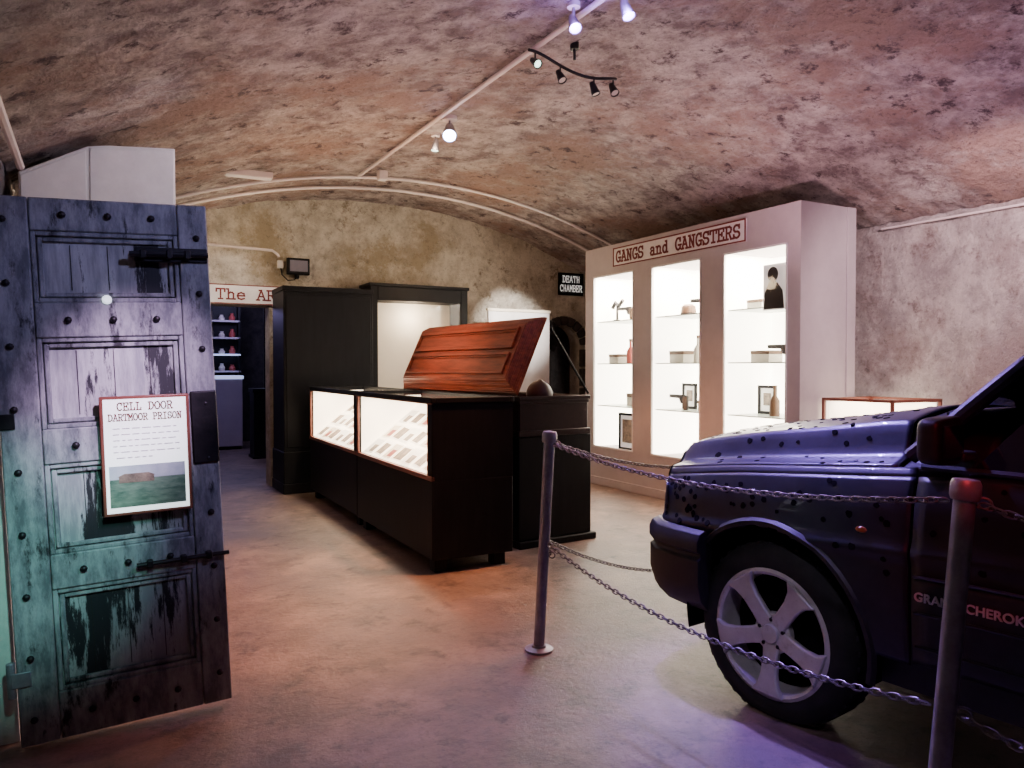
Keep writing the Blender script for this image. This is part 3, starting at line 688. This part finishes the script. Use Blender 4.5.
MB().lathe([(0, -.03), (.03, -.03), (.03, .03), (0, .03)], 20).build('ceiling_rose', M['blackm'], sb)
MB().tube([(0, 0, 0), (0, 0, -.10)], .01, 8).build('stem', M['blackm'], sb)
pts = [(-.33+.64*i/24, .05*math.sin(i/24*2*PI), -.10-.12*(i/24)+.045*math.sin(i/24*2*PI+.6)) for i in range(25)]
MB().tube(pts, .011, 8).build('bar', M['blackm'], sb)
for k, i in enumerate((2, 9, 17, 23)):
    p = Vector(pts[i]); d = Vector([(.2, -.8, -.6), (.2, -.5, -.9), (.3, -.2, -1), (.1, -.5, -.8)][k]).normalized()
    hdm = MB().tube([p, p+Vector((0, 0, -.05))], .006, 6)
    hdm.m = Matrix.Translation(p+Vector((0, 0, -.07))) @ d.to_track_quat('Z', 'Y').to_matrix().to_4x4()
    hdm.lathe([(0, -.045), (.018, -.045), (.022, -.02), (.032, .045), (.027, .045), (.024, .035), (0, .035)], 16)
    ho = hdm.build('lamp_head', M['blackm'], sb)
    mb = MB(); mb.m = hdm.m; mb.lathe([(0, .036), (.024, .036), (.024, .039), (0, .04)], 16); mb.build('lens', M['bulbg'] if k in (0,) else M['dim'], ho)

# ================================================================ STANCHIONS AND CHAINS
def stanchion(base, top, lab):
    b, t_ = Vector(base), Vector(top)
    o = thing('barrier_post', lab, 'barrier post', b, 0, 'chain barrier posts around the car')
    v = t_-b
    MB().lathe([(0, 0), (.075, 0), (.075, .012), (.04, .02), (.036, .03), (0, .03)], 24).build('base_plate', M['galv'], o)
    MB().tube([(0, 0, .02), v*.5, v*.985], .029, 20).build('pole', M['galv'], o)
    mb = MB(); mb.m = Matrix.Translation(v*.955) @ v.to_track_quat('Z', 'Y').to_matrix().to_4x4()
    mb.lathe([(0, -.01), (.036, -.01), (.04, 0), (.04, .035), (.034, .048), (0, .052)], 20); mb.build('cap', M['galv'], o)
    for k in (.94, .44):
        p = v*k
        for a in (0, 1):
            dx = Vector((.042, -.02, 0)) if a else Vector((.03, .035, 0))
            ring = [p+dx+Vector((.016*math.cos(q)*(1 if a else .6), -.012*math.cos(q), .016*math.sin(q))) for q in [2*PI*i/12 for i in range(12)]]
            MB().tube(ring, .004, 6, closed=True).build('eye_ring', M['chain'], o)
A1, A1t = (.143, 4.01, 0), (.20, 4.01, 1.17)
A2, A2t = (1.195, 2.15, 0), (1.29, 2.15, 1.19)
A3, A3t = (2.2, 5.8, 0), (2.2, 5.8, 1.02)
A4, A4t = (2.15, .75, 0), (2.15, .75, 1.17)
stanchion(A1, A1t, 'slim leaning metal barrier post standing in the middle of the floor')
stanchion(A2, A2t, 'large metal barrier post closest to the camera in front of the car door')
stanchion(A3, A3t, 'metal barrier post hidden beyond the front of the car')
stanchion(A4, A4t, 'metal barrier post beside the rear of the car')
def at(b, t_, k): return Vector(b).lerp(Vector(t_), k)
def chain(p0, p1, sag, lab):
    p0, p1 = Vector(p0), Vector(p1); d = (p1-p0); d.z = 0; d.normalize()
    p0 = p0+d*.045; p1 = p1-d*.05
    N = 200; pts = [p0.lerp(p1, i/N)-Vector((0, 0, sag*4*(i/N)*(1-i/N))) for i in range(N+1)]
    acc = [0]
    for a, b in zip(pts, pts[1:]): acc.append(acc[-1]+(b-a).length)
    n = int(acc[-1]/.031); mb = MB(); j = 0
    step = acc[-1]/n
    for k in range(n):
        L_ = (k+.5)*step
        while acc[j+1] < L_: j += 1
        f = (L_-acc[j])/(acc[j+1]-acc[j]); p = pts[j].lerp(pts[j+1], f); dr = (pts[j+1]-pts[j]).normalized()
        side = dr.cross(Vector((0, 0, 1))).normalized(); upv = side.cross(dr)
        w_ = (side+upv).normalized() if k % 2 else (side-upv).normalized()
        ring = []
        for i in range(10):
            a = 2*PI*i/10
            ring.append(p + dr*(.015*math.cos(a)+(.006 if math.cos(a) > 0 else -.006)) + w_*.010*math.sin(a))
        mb.tube(ring, .0032, 5, closed=True)
    o = mb.build('barrier_chain', M['chain']); return tag(o, lab, 'chain', 'steel link chains of the car barrier')
chain(at(A1, A1t, .94), at(A2, A2t, .94), .08, 'upper steel chain between the slim post and large front post')
chain(at(A1, A1t, .49), at(A2, A2t, .44), .11, 'lower steel chain between the slim post and large front post')
chain(at(A1, A1t, .94), at(A3, A3t, .94), .17, 'upper steel chain from the slim post passing beyond the car nose')
chain(at(A1, A1t, .49), at(A3, A3t, .44), .30, 'lower steel chain from the slim post passing beyond the car nose')
chain(at(A2, A2t, .94), at(A4, A4t, .94), .08, 'upper steel chain leaving the frame right of the large post')
chain(at(A2, A2t, .44), at(A4, A4t, .44), .08, 'lower steel chain leaving the frame right of the large post')

# ================================================================ CAR
car = thing('car', 'dark off-road car riddled with bullet holes behind the chain barrier', 'car', (1.83, 3.76, 0), R(126))
def tab(x, T):
    T = sorted(T)
    if x <= T[0][0]: return T[0][1]
    if x >= T[-1][0]: return T[-1][1]
    for i in range(len(T)-1):
        if T[i][0] <= x <= T[i+1][0]:
            x0, y0 = T[i]; x1, y1 = T[i+1]; h = x1-x0
            m0 = (y1-T[i-1][1])/(x1-T[i-1][0]) if i > 0 else (y1-y0)/h
            m1 = (T[i+2][1]-y0)/(T[i+2][0]-x0) if i+2 < len(T) else (y1-y0)/h
            u = (x-x0)/h
            return (2*u**3-3*u*u+1)*y0+(u**3-2*u*u+u)*h*m0+(-2*u**3+3*u*u)*y1+(u**3-u*u)*h*m1
def Wx(x): return tab(x, [(.70, .80), (.64, .85), (.5, .895), (.3, .915), (0, .93), (-.6, .935), (-2, .935), (-3.3, .92), (-3.7, .88), (-3.85, .80)])
def ZS(x): return tab(x, [(.70, .96), (.5, .99), (.2, 1.03), (0, 1.05), (-.56, 1.10), (-.9, 1.13), (-3.8, 1.17)])
def ZC(x): return tab(x, [(.70, 1.08), (.62, 1.14), (.4, 1.20), (0, 1.27), (-.5, 1.34), (-.9, 1.30), (-3.8, 1.28)])
ZB = .42
def side(x, q):
    w = Wx(x); z = ZB + (ZS(x)-ZB)*q
    y = w*(.965+.035*math.sin(PI*min(1, q*.9+.08)))
    if q > .8: y -= .022*((q-.8)/.2)**2
    y += .014*math.exp(-((q-.60)/.035)**2)
    return Vector((x, y, z))
def top(x, r):
    e = side(x, 1.0); w = e.y; zs = e.z; zc = ZC(x)
    y = w*(1-r)
    a = min(1, r/.05); rise = .035*math.sin(a*PI/2)
    k = min(1, max(0, (r-.16)/.09)); k = k*k*(3-2*k)
    z = zs+rise+(zc-zs-.035)*(.60*k+.40*math.sin(min(1, r*1.25)*PI/2))
    bow = .12*(1-(y/max(w, .01))**2)*min(1, max(0, (x+.1)/.8))
    if x < -.3: bow = .08*(1-(y/max(w, .01))**2)*min(1, (-.3-x)/.2) if x > -.7 else 0
    return Vector((x+bow, y, z))
def mirrorY(v): return Vector((v.x, -v.y, v.z))
def panel(name, fn, nu, nv, m, parent, left=True, cut=None, solid=.012):
    mb = MB()
    vs = [fn(i/nu, j/nv) for i in range(nu+1) for j in range(nv+1)]
    fs = []
    for i in range(nu):
        for j in range(nv):
            q = [i*(nv+1)+j, i*(nv+1)+j+1, (i+1)*(nv+1)+j+1, (i+1)*(nv+1)+j]
            cen = sum((vs[k] for k in q), Vector())/4
            if cut and any(math.hypot(cen.x-cx, cen.z-cz) < r for cx, cz, r in cut): continue
            fs.append(tuple(q))
    if cut:
        for k, v in enumerate(vs):
            for cx, cz, r in cut:
                d = math.hypot(v.x-cx, v.z-cz)
                if 0 < d < r+.016 and d > r-.05:
                    vs[k] = Vector((cx+(v.x-cx)/d*r, v.y, cz+(v.z-cz)/d*r))
    used = sorted({i for f in fs for i in f}); mp = {o_: n_ for n_, o_ in enumerate(used)}
    vs = [vs[i] for i in used]; fs = [tuple(mp[i] for i in f) for f in fs]
    if not left: vs = [mirrorY(v) for v in vs]; fs = [f[::-1] for f in fs]
    mb.add(vs, fs)
    return mb.build(name, m, parent, recalc=False, ang=.9, solid=solid)
RA = .445; WZ = .385
arches = [(0, WZ, RA), (-2.74, WZ, RA)]
def rng(x0, x1, q0, q1, f): return lambda u, v: f(x0+(x1-x0)*u, q0+(q1-q0)*v)
panels = {}
for L in (True, False):
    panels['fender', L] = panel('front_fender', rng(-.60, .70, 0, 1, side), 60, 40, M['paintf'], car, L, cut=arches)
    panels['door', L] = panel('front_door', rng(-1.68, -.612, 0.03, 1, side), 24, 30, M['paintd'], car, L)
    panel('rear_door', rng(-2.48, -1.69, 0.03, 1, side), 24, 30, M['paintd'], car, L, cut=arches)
    panel('rear_quarter', rng(-3.85, -2.49, 0, 1, side), 50, 30, M['paintd'], car, L, cut=arches)
def hood_full(u, v):
    x = .70-1.22*u
    vv = v*2-1
    p = top(x, .035+(1-.035)*(1-abs(vv)))
    return p if vv < 0 else mirrorY(p)
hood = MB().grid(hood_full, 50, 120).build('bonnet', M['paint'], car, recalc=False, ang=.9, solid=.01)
def fendtop(u, v):
    return top(-.60+1.30*u, .03*v)
for L in (True, False): panel('fender_top', fendtop, 40, 3, M['paintf'], car, L)
def cowl(u, v):
    x = -.53-.27*u; vv = v*2-1
    p = top(x, .0+(1-abs(vv))); p.z -= .02
    return p if vv < 0 else mirrorY(p)
MB().grid(cowl, 8, 60).build('cowl', M['clad'], car, recalc=False, ang=.9, solid=.01)
ub = MB(); ub.box(-.46-1.82, -.46, -.84, .84, .30, .9); ub.box(-3.8, -3.2, -.78, .78, .35, .95); ub.box(-3.2, -2.3, -.52, .52, .35, .95); ub.box(-.46, .62, -.52, .52, .35, .92); ub.box(.47, .64, -.72, .72, .4, .92)
ub.build('chassis', M['clad'], car)
def well(cx, sgn):
    mb = MB()
    for i in range(18):
        a0, a1 = PI*(-.08+1.16*i/18), PI*(-.08+1.16*(i+1)/18)
        y0, y1 = .55*sgn, .915*sgn
        q = [(cx+RA*math.cos(a0), y0, WZ+RA*math.sin(a0)), (cx+RA*math.cos(a1), y0, WZ+RA*math.sin(a1)), (cx+RA*math.cos(a1), y1, WZ+RA*math.sin(a1)), (cx+RA*math.cos(a0), y1, WZ+RA*math.sin(a0))]
        mb.add(q, [(0, 1, 2, 3)])
    mb.prism([(cx+RA*math.cos(PI*i/18), .54*sgn, WZ+RA*math.sin(PI*i/18)) for i in range(19)], (0, .01*sgn, 0))
    mb.build('wheel_well', M['hole'], car)
    ring = []; n = 26
    for i in range(n+1):
        a = PI*(-.06+1.12*i/n)
        z = WZ+(RA)*math.sin(a); x = cx+RA*math.cos(a)
        qq = max(0, min(1, (z-ZB)/(ZS(x)-ZB))); y = side(x, qq).y
        ring.append((Vector((x, y*sgn, z)), Vector((math.cos(a), 0, math.sin(a)))))
    fl_ = MB(); vs = []; fs = []
    for p, n_ in ring:
        for o_, dy in ((0, -.01), (.0, .010), (.018, .012), (.032, -.004)):
            vs.append(p+n_*o_+Vector((0, dy*sgn, 0)))
    for i in range(n):
        for k in range(3): fs.append((i*4+k, i*4+k+1, (i+1)*4+k+1, (i+1)*4+k))
    fl_.add(vs, fs); fl_.build('arch_lip', M['clad'], car, ang=.5)
for cx in (0, -2.74):
    for sgn in (1, -1): well(cx, sgn)
def bumper(front=True):
    path = [(.33, .925), (.48, .920), (.61, .895), (.71, .82), (.77, .66), (.80, .45), (.82, .2), (.83, 0)]
    if not front: path = [(-3.3, .92), (-3.6, .92), (-3.82, .86), (-3.92, .7), (-3.95, .35), (-3.96, 0)]
    full = path+[(x, -y) for x, y in path[::-1][1:]]
    prof = [(-.05, .74), (.0, .75), (.035, .735), (.05, .70), (.05, .655), (.028, .645), (.028, .625), (.045, .615), (.045, .50), (.02, .42), (-.03, .37), (-.10, .35), (-.05, .5)]
    n = len(full); vs = []; K = len(prof)
    for i, p in enumerate(full):
        a = Vector(full[max(i-1, 0)]); b = Vector(full[min(i+1, n-1)]); d = (b-a).normalized(); nr = Vector((-d.y, d.x))
        c0 = Vector(p)
        if nr.dot(c0-Vector((-.3 if front else -3.0, 0))) < 0: nr = -nr
        for o_, z in prof: q = c0+nr*o_; vs.append((q.x, q.y, z))
    fs = []
    for i in range(n-1):
        for k in range(K): fs.append((i*K+k, i*K+(k+1) % K, (i+1)*K+(k+1) % K, (i+1)*K+k))
    fs.append(tuple(range(K))); fs.append(tuple(range((n-1)*K, n*K))[::-1])
    return MB().add(vs, fs)
bumper().build('front_bumper', M['clad'], car, bevel=.004, ang=.5)
bumper(False).build('rear_bumper', M['clad'], car, bevel=.004)
def fascia(u, v):
    vv = u*2-1
    p = top(.70, 1-abs(vv)); p = p if vv < 0 else mirrorY(p)
    return Vector((p.x+.01-.015*(1-v), p.y, .68+(p.z-.0-.68)*v))
MB().grid(fascia, 60, 8).build('front_panel', M['paintf'], car, recalc=False, ang=.9)
for sgn in (1, -1):
    def hl(u, v):
        yy = (.42+.40*u)
        if u < .85: x = top(.70, max(0, 1-yy/.80)).x+.02
        else: x = .715-(u-.85)*.55; yy = .76+(u-.85)*.62
        return Vector((x, yy*sgn, .80+.13*v))
    MB().grid(hl, 16, 4).build('headlight', M['lens'], car, solid=.01)
for k in range(7):
    y = -.30+k*.10
    MB().box(.80, .835, y-.032, y+.032, .80, 1.0).build('grille_slot', M['hole'], car, bevel=.008)
for L in (True, False):
    for x0, x1 in ((-1.67, -.62), (-2.27, -1.70)):
        panel('side_cladding', (lambda a, b: (lambda u, v: side(a+(b-a)*u, .02+.47*v)+Vector((0, .014+(.0 if .05 < v < .95 else -.008), 0))))(x0, x1), 16, 14, M['clad'], car, L)
    for q in (.12, .30, .49):
        pts = [side(x, q)+Vector((0, .016, 0)) for x in [-.63-.1*i for i in range(11)]]
        MB().tube([p if L else mirrorY(p) for p in pts], .006, 6).build('trim_strip', M['paintf'], car)
fc = bpy.data.curves.new('lettering', 'FONT'); fc.body = 'GRAND CHEROKEE'; fc.size = .044; fc.extrude = .003; fc.space_character = 1.02; fc.offset = .0008
tmp = bpy.data.objects.new('tmp_text', fc); COL.objects.link(tmp); bpy.context.view_layer.update()
me = bpy.data.meshes.new_from_object(tmp.evaluated_get(bpy.context.evaluated_depsgraph_get())); bpy.data.objects.remove(tmp)
me.materials.clear(); me.materials.append(M['badge']); me.name = 'lettering'
yy = side(-.9, .38).y
o = bpy.data.objects.new('lettering', me); COL.objects.link(o); o.parent = car
o.matrix_local = basis((-.632, yy+.019, .674), (-1, 0, 0), (0, 0, 1))
def wheel(x, y, sgn):
    w = bpy.data.objects.new('wheel', None); COL.objects.link(w); w.parent = car
    w.matrix_local = Matrix.Translation((x, y, .362)) @ Matrix.Rotation(R(-90*sgn), 4, 'X')
    RT, RR = .385, .272
    prof = [(RR, -.21), (RR+.02, -.235), (RT-.05, -.24), (RT-.015, -.22), (RT, -.19), (RT, -.05), (RT-.015, -.02), (RT-.05, .0), (RR+.03, .004), (RR+.005, -.005), (RR-.005, -.02), (RR, -.21)]
    tm = MB().lathe(prof, 72)
    dn = 1 if sgn > 0 else -1          # local +y (or -y) points to the ground
    def flat(v):
        h = v.y*dn
        if h > RT-.035:
            k = (h-(RT-.035))/.035
            return Vector((v.x*(1+.05*k), (RT-.035+.012*k)*dn, v.z+(.012*k if v.z > -.12 else -.012*k)))
        return v
    tm.v = [flat(v) for v in tm.v]
    tm.build('tyre', M['rubber'], w)
    tr = MB()
    for k in range(40):
        a = 2*PI*k/40
        if math.sin(a)*dn > .90: continue
        tr.m = Matrix.Rotation(a, 4, 'Z')
        tr.box(RT-.012, RT+.002, -.012, .012, -.20, -.13); tr.box(RT-.012, RT+.002, .008, .03, -.11, -.035)
    tr.build('tread', M['rubber'], w)
    MB().lathe([(RR+.004, -.02), (RR+.008, -.002), (RR-.006, .004), (RR-.018, -.004), (RR-.024, -.02), (RR-.03, -.18), (RR-.012, -.19), (RR+.004, -.02)], 48).build('rim', M['alloy'], w)
    MB().lathe([(0, -.14), (.245, -.14), (.245, -.12), (0, -.12)], 32).build('brake_disc', M['hole'], w)
    for k in range(5):
        a = 2*PI*k/5+.3
        sp = MB(); sp.m = Matrix.Rotation(a, 4, 'Z')
        pl = [(.035, -.042), (.10, -.036), (.17, -.038), (.22, -.050), (RR-.012, -.080), (RR-.012, .080), (.22, .050), (.17, .038), (.10, .036), (.035, .042)]
        sp.prism([(p[0], p[1], -.045 + .035*(p[0]/.26)) for p in pl], (0, 0, .03)); sp.build('spoke', M['alloy'], w, bevel=.008)
        nu = MB(); nu.m = Matrix.Rotation(a+PI/5, 4, 'Z') @ Matrix.Translation((.060, 0, -.022)); nu.lathe([(0, 0), (.012, 0), (.012, .01), (.008, .016), (0, .016)], 6); nu.build('lug_nut', M['iron'], w)
    MB().lathe([(0, -.05), (.088, -.05), (.088, -.022), (.080, -.014), (.042, -.014), (.038, .004), (0, .008)], 24).build('hub', M['alloy'], w)
wheel(0, .90, 1); wheel(-2.74, .90, 1); wheel(0, -.90, -1); wheel(-2.74, -.90, -1)
def pillar(name, a, b, r=.034, m=None):
    for s in (1, -1):
        MB().tube([(a[0], a[1]*s, a[2]), ((a[0]+b[0])/2, (a[1]+b[1])/2*s+.008*s, (a[2]+b[2])/2), (b[0], b[1]*s, b[2])], r, 10).build(name, m or M['paintd'], car)
pillar('front_pillar', (-.56, .845, 1.17), (-1.10, .67, 1.72), .03, M['paint'])
pillar('door_pillar', (-1.72, .87, 1.12), (-1.80, .67, 1.74), .04)
pillar('rear_pillar', (-2.66, .87, 1.14), (-2.75, .66, 1.74), .04)
pillar('tail_pillar', (-3.76, .80, 1.16), (-3.45, .64, 1.72), .05)
def roof(u, v):
    x = -1.05-2.45*u; vv = v*2-1; y = .69*vv
    return Vector((x+.05*(1-vv*vv)*(1-2*u), y, 1.715+.065*(1-vv**4)+.02*math.sin(PI*u)))
MB().grid(roof, 24, 16).build('roof', M['paintd'], car, ang=.9, solid=.03)
def wsf(u, v):
    vv = v*2-1
    b = Vector((-.57+.10*(1-vv*vv), .83*vv, 1.19+.15*(1-vv*vv))); t_ = Vector((-1.10+.06*(1-vv*vv), .665*vv, 1.72+.055*(1-vv**4)))
    return b.lerp(t_, u)
MB().grid(wsf, 10, 20).build('windscreen', M['wind'], car, ang=.9, solid=.006)
def sq(v, e): return abs(v)**e*(1 if v > 0 else -1)
for s in (1, -1):
    for nm, pts in (('side_window', [(-.78, .875, 1.14), (-1.70, .872, 1.14), (-1.78, .675, 1.70), (-1.22, .69, 1.70)]),
                    ('side_window', [(-1.76, .872, 1.14), (-2.63, .872, 1.15), (-2.73, .67, 1.70), (-1.84, .675, 1.70)]),
                    ('side_window', [(-2.71, .872, 1.15), (-3.72, .81, 1.17), (-3.44, .65, 1.70), (-2.79, .67, 1.70)])):
        MB().prism([(p[0], p[1]*s, p[2]) for p in pts], (0, -.006*s, 0)).build(nm, M['tint'], car)
    MB().prism([(-.60, .868*s, 1.13), (-.775, .874*s, 1.13), (-.80, .868*s, 1.2)], (0, -.01*s, 0)).build('mirror_sail', M['clad'], car)
    MB().tube([(-.62, .878*s, 1.145), (-1.7, .88*s, 1.145), (-2.63, .88*s, 1.155)], .012, 6).build('window_seal', M['clad'], car)
    mm = MB(); mm.m = Matrix.Translation((-.76, 1.02*s, 1.255)) @ Matrix.Diagonal((.060, .095, .085, 1))
    def mirf(u, v):
        th_, ph = PI*v, 2*PI*u
        x = sq(math.sin(th_), .35)*sq(math.cos(ph), .6); y = sq(math.sin(th_), .35)*sq(math.sin(ph), .35); z = sq(math.cos(th_), .35)
        return Vector((x if x > 0 else x*.4, y, z*(1-.10*(y*s+1)/2)))
    mm.grid(mirf, 40, 24)
    mo = mm.build('door_mirror', M['clad'], car)
    MB().box(-.80, -.74, min(.86*s, .96*s), max(.86*s, .96*s), 1.18, 1.215).build('mirror_arm', M['clad'], mo, bevel=.01)
    MB().box(-.792, -.783, min(.95*s, 1.09*s), max(.95*s, 1.09*s), 1.20, 1.31).build('mirror_glass', M['tint'], mo, bevel=.003)
    MB().tube([(-1.42, .93*s, .98), (-1.44, .965*s, .985), (-1.60, .965*s, .985), (-1.62, .93*s, .98)], .013, 8).build('door_handle', M['paintd'], panels['door', s > 0])
    mk = MB(); p = side(-.42, .70); mk.m = Matrix.Translation((p.x, p.y*s, p.z)) @ Matrix.Diagonal((.024, .008, .013, 1)); mk.lathe([(0, -1), (.7, -.7), (1, 0), (.7, .7), (0, 1)], 16)
    tag(mk.build('side_marker', M['amber'], car), 'small orange side marker lamp')
    MB().box(-3.9, -3.8, min(.68*s, .82*s), max(.68*s, .82*s), .85, 1.12).build('tail_light', M['red'], car, bevel=.02)
def backf(u, v):
    vv = u*2-1; w = .8
    return Vector((-3.86-.05*(1-vv*vv), w*vv, .5+.67*v))
MB().grid(backf, 12, 6).build('tailgate', M['paintd'], car, solid=.01)
MB().prism([(-3.84, -.76, 1.18), (-3.84, .76, 1.18), (-3.47, .62, 1.70), (-3.47, -.62, 1.70)], (-.008, 0, 0)).build('rear_window', M['tint'], car)
MB().tube([(-.56, .55, 1.32), (-.64, .1, 1.425)], .007, 6).build('wiper', M['clad'], car)
MB().tube([(-.54, -.05, 1.37), (-.66, -.5, 1.415)], .007, 6).build('wiper', M['clad'], car)
def holes(o, fn, pts):
    """punched black holes inside the panel's own mesh"""
    mb = MB(); rr = random.Random(11)
    for (a, b, r) in pts:
        p = fn(a, b); e = .004
        du = fn(a+e, b)-p; dv = fn(a, b+e)-p; n = du.cross(dv).normalized()
        if n.z+n.y < 0: n = -n
        mt = Matrix.Translation(p+n*.0025) @ n.to_track_quat('Z', 'Y').to_matrix().to_4x4()
        N = 9; rad = [r*rr.uniform(.8, 1.15) for _ in range(N)]
        vs = [(rad[k]*math.cos(2*PI*k/N), rad[k]*math.sin(2*PI*k/N), 0) for k in range(N)]
        mb.m = mt; mb.add(vs, [tuple(range(N))])
    bm = bmesh.new(); bm.from_mesh(o.data)
    vv = [bm.verts.new(v) for v in mb.v]
    for f in mb.f:
        ff = bm.faces.new([vv[i] for i in f]); ff.material_index = 1
    bm.to_mesh(o.data); bm.free(); o.data.materials.append(M['hole'])
rn = random.Random(3)
pts = [(rn.uniform(-.55, .66), rn.uniform(.45, .97), rn.uniform(.009, .015)) for _ in range(70)]
pts += [(rn.uniform(.35, .68), rn.uniform(.62, .98), rn.uniform(.010, .015)) for _ in range(18)]
pts = [p for p in pts if math.hypot(p[0], ZB+(ZS(p[0])-ZB)*p[1]-WZ) > .51]
holes(panels['fender', True], side, pts)
holes(panels['door', True], side, [(rn.uniform(-1.6, -.66), rn.uniform(.54, .97), rn.uniform(.009, .014)) for _ in range(34)])
holes(hood, top, [(rn.uniform(-.45, .66), rn.uniform(.05, .98), rn.uniform(.009, .015)) for _ in range(110)])

# ================================================================ LIGHTS
for i, (y0, y1) in enumerate(bays):
    l = light('bay_lamp', 'AREA', gloc(.28, (y0+y1)/2, Z1-.02), 80, (1, .86, .72), size=.35, sizey=.7); l.rotation_euler = (0, 0, A)
l = light('low_case_lamp', 'AREA', P(4.45, 6.3, 1.19), 10, (1, .82, .6), size=.5, sizey=.6); l.rotation_euler = (0, 0, A)
light('framed_case_lamp', 'POINT', P(9.6, 3.8, 2.2), 20, (1, .80, .58), size=.08)
light('warm_wash', 'POINT', P(8.3, 4.0, 2.75), 34, (1, .64, .36), size=.1)
light('warm_wash', 'POINT', P(9.0, 1.6, 2.9), 16, (1, .74, .46), size=.1)
light('panel_spot', 'SPOT', P(8.2, 5.0, 3.0), 420, (1, .90, .82), P(9.7, 5.35, 2.1), .05, angle=42)
vault_fill('amber_vault_fill', P(6.6, 2.2, 2.2), 85, (1, .50, .26), angle=150)  # unseen lamps hung in mid-air, added to brighten the vault
vault_fill('pink_vault_fill', P(4.6, 4.7, 2.1), 135, (1, .58, .68))
vault_fill('pink_vault_fill', P(2.4, 5.2, 2.1), 80, (.92, .52, .92))
vault_fill('mauve_vault_fill', P(4.4, 1.6, 2.0), 56, (1, .54, .60))
vault_fill('violet_vault_fill', P(2.0, 1.9, 2.3), 30, (.62, .38, 1))
light('room_fill', 'POINT', P(4.2, 3.2, 2.4), 8, (1, .6, .6), size=.4)
light('wall_wash', 'SPOT', P(2.6, 5.0, 3.0), 420, (1, .68, .72), P(3.8, 6.8, 2.0), .1, angle=90)
light('cupboard_fill', 'SPOT', P(4.1, .9, 2.9), 30, (.95, .88, 1), P(5.35, .1, 2.8), .05, angle=50)  # added spot without a fitting, makes the cupboard whiter
light('floor_warm', 'SPOT', P(4.6, 2.9, 3.5), 1000, (1, .36, .13), P(5.0, 1.3, 0), .1, angle=58, blend=1)
light('floor_warm', 'SPOT', P(4.6, 4.6, 3.5), 560, (1, .46, .20), P(6.4, 4.8, 0), .1, angle=60, blend=1)
light('floor_red', 'SPOT', P(3.6, 3.0, 3.5), 220, (1, .22, .22), P(3.6, 1.3, 0), .08, angle=42, blend=1)
light('lid_red', 'SPOT', P(6.8, .9, 3.1), 420, (1, .36, .16), P(6.7, 3.0, 1.7), .3, angle=30)
light('door_blue', 'SPOT', P(.8, 1.6, 3.3), 150, (.5, .5, 1), P(3.5, .1, 1.5), .08, angle=30)
light('door_teal', 'SPOT', P(1.2, .2, 2.5), 230, (.35, 1, .82), P(3.45, -.18, .85), .05, angle=20, blend=1)
light('door_lilac', 'SPOT', P(1.4, .9, 3.2), 850, (.92, .62, 1), P(3.5, .12, 1.40), .05, angle=16, blend=1)
light('notice_white', 'SPOT', P(1.4, .6, 3.0), 70, (.9, 1, 1), P(3.45, .20, 1.12), .03, angle=9, blend=.8)
light('passage_blue', 'POINT', P(12.4, 1.3, 2.6), 40, (.5, .42, 1), size=.2)
light('passage_end', 'POINT', P(14.6, 2.3, 2.7), 30, (.55, .5, 1), size=.2)
light('blue_floor', 'SPOT', P(1.6, 2.2, 3.5), 120, (.34, .14, 1), P(2.4, 2.3, 0), .05, angle=30, blend=.9)
light('sign_light', 'SPOT', P(8.4, 1.2, 3.2), 55, (1, .9, .88), P(9.86, 1.5, 2.4), .03, angle=40)
light('wheel_light', 'SPOT', P(.8, .9, 2.6), 75, (.85, .75, 1), (1.14, 3.26, .4), .05, angle=20, blend=1)
light('mirror_red', 'SPOT', P(.3, 1.0, 2.6), 70, (1, .06, .08), (1.45, 2.3, 1.25), .04, angle=18)
w_ = bpy.data.worlds.new('World'); bpy.context.scene.world = w_; w_.use_nodes = True
w_.node_tree.nodes['Background'].inputs[0].default_value = (.02, .015, .03, 1)

# ================================================================ CAMERA
cam = bpy.data.cameras.new('Camera'); cam.lens = F/1024*36; cam.sensor_width = 36; cam.clip_start = .05
co = bpy.data.objects.new('Camera', cam); COL.objects.link(co)
co.location = (0, 0, CAMH); co.rotation_euler = (R(90-1.2), 0, 0)
bpy.context.scene.camera = co
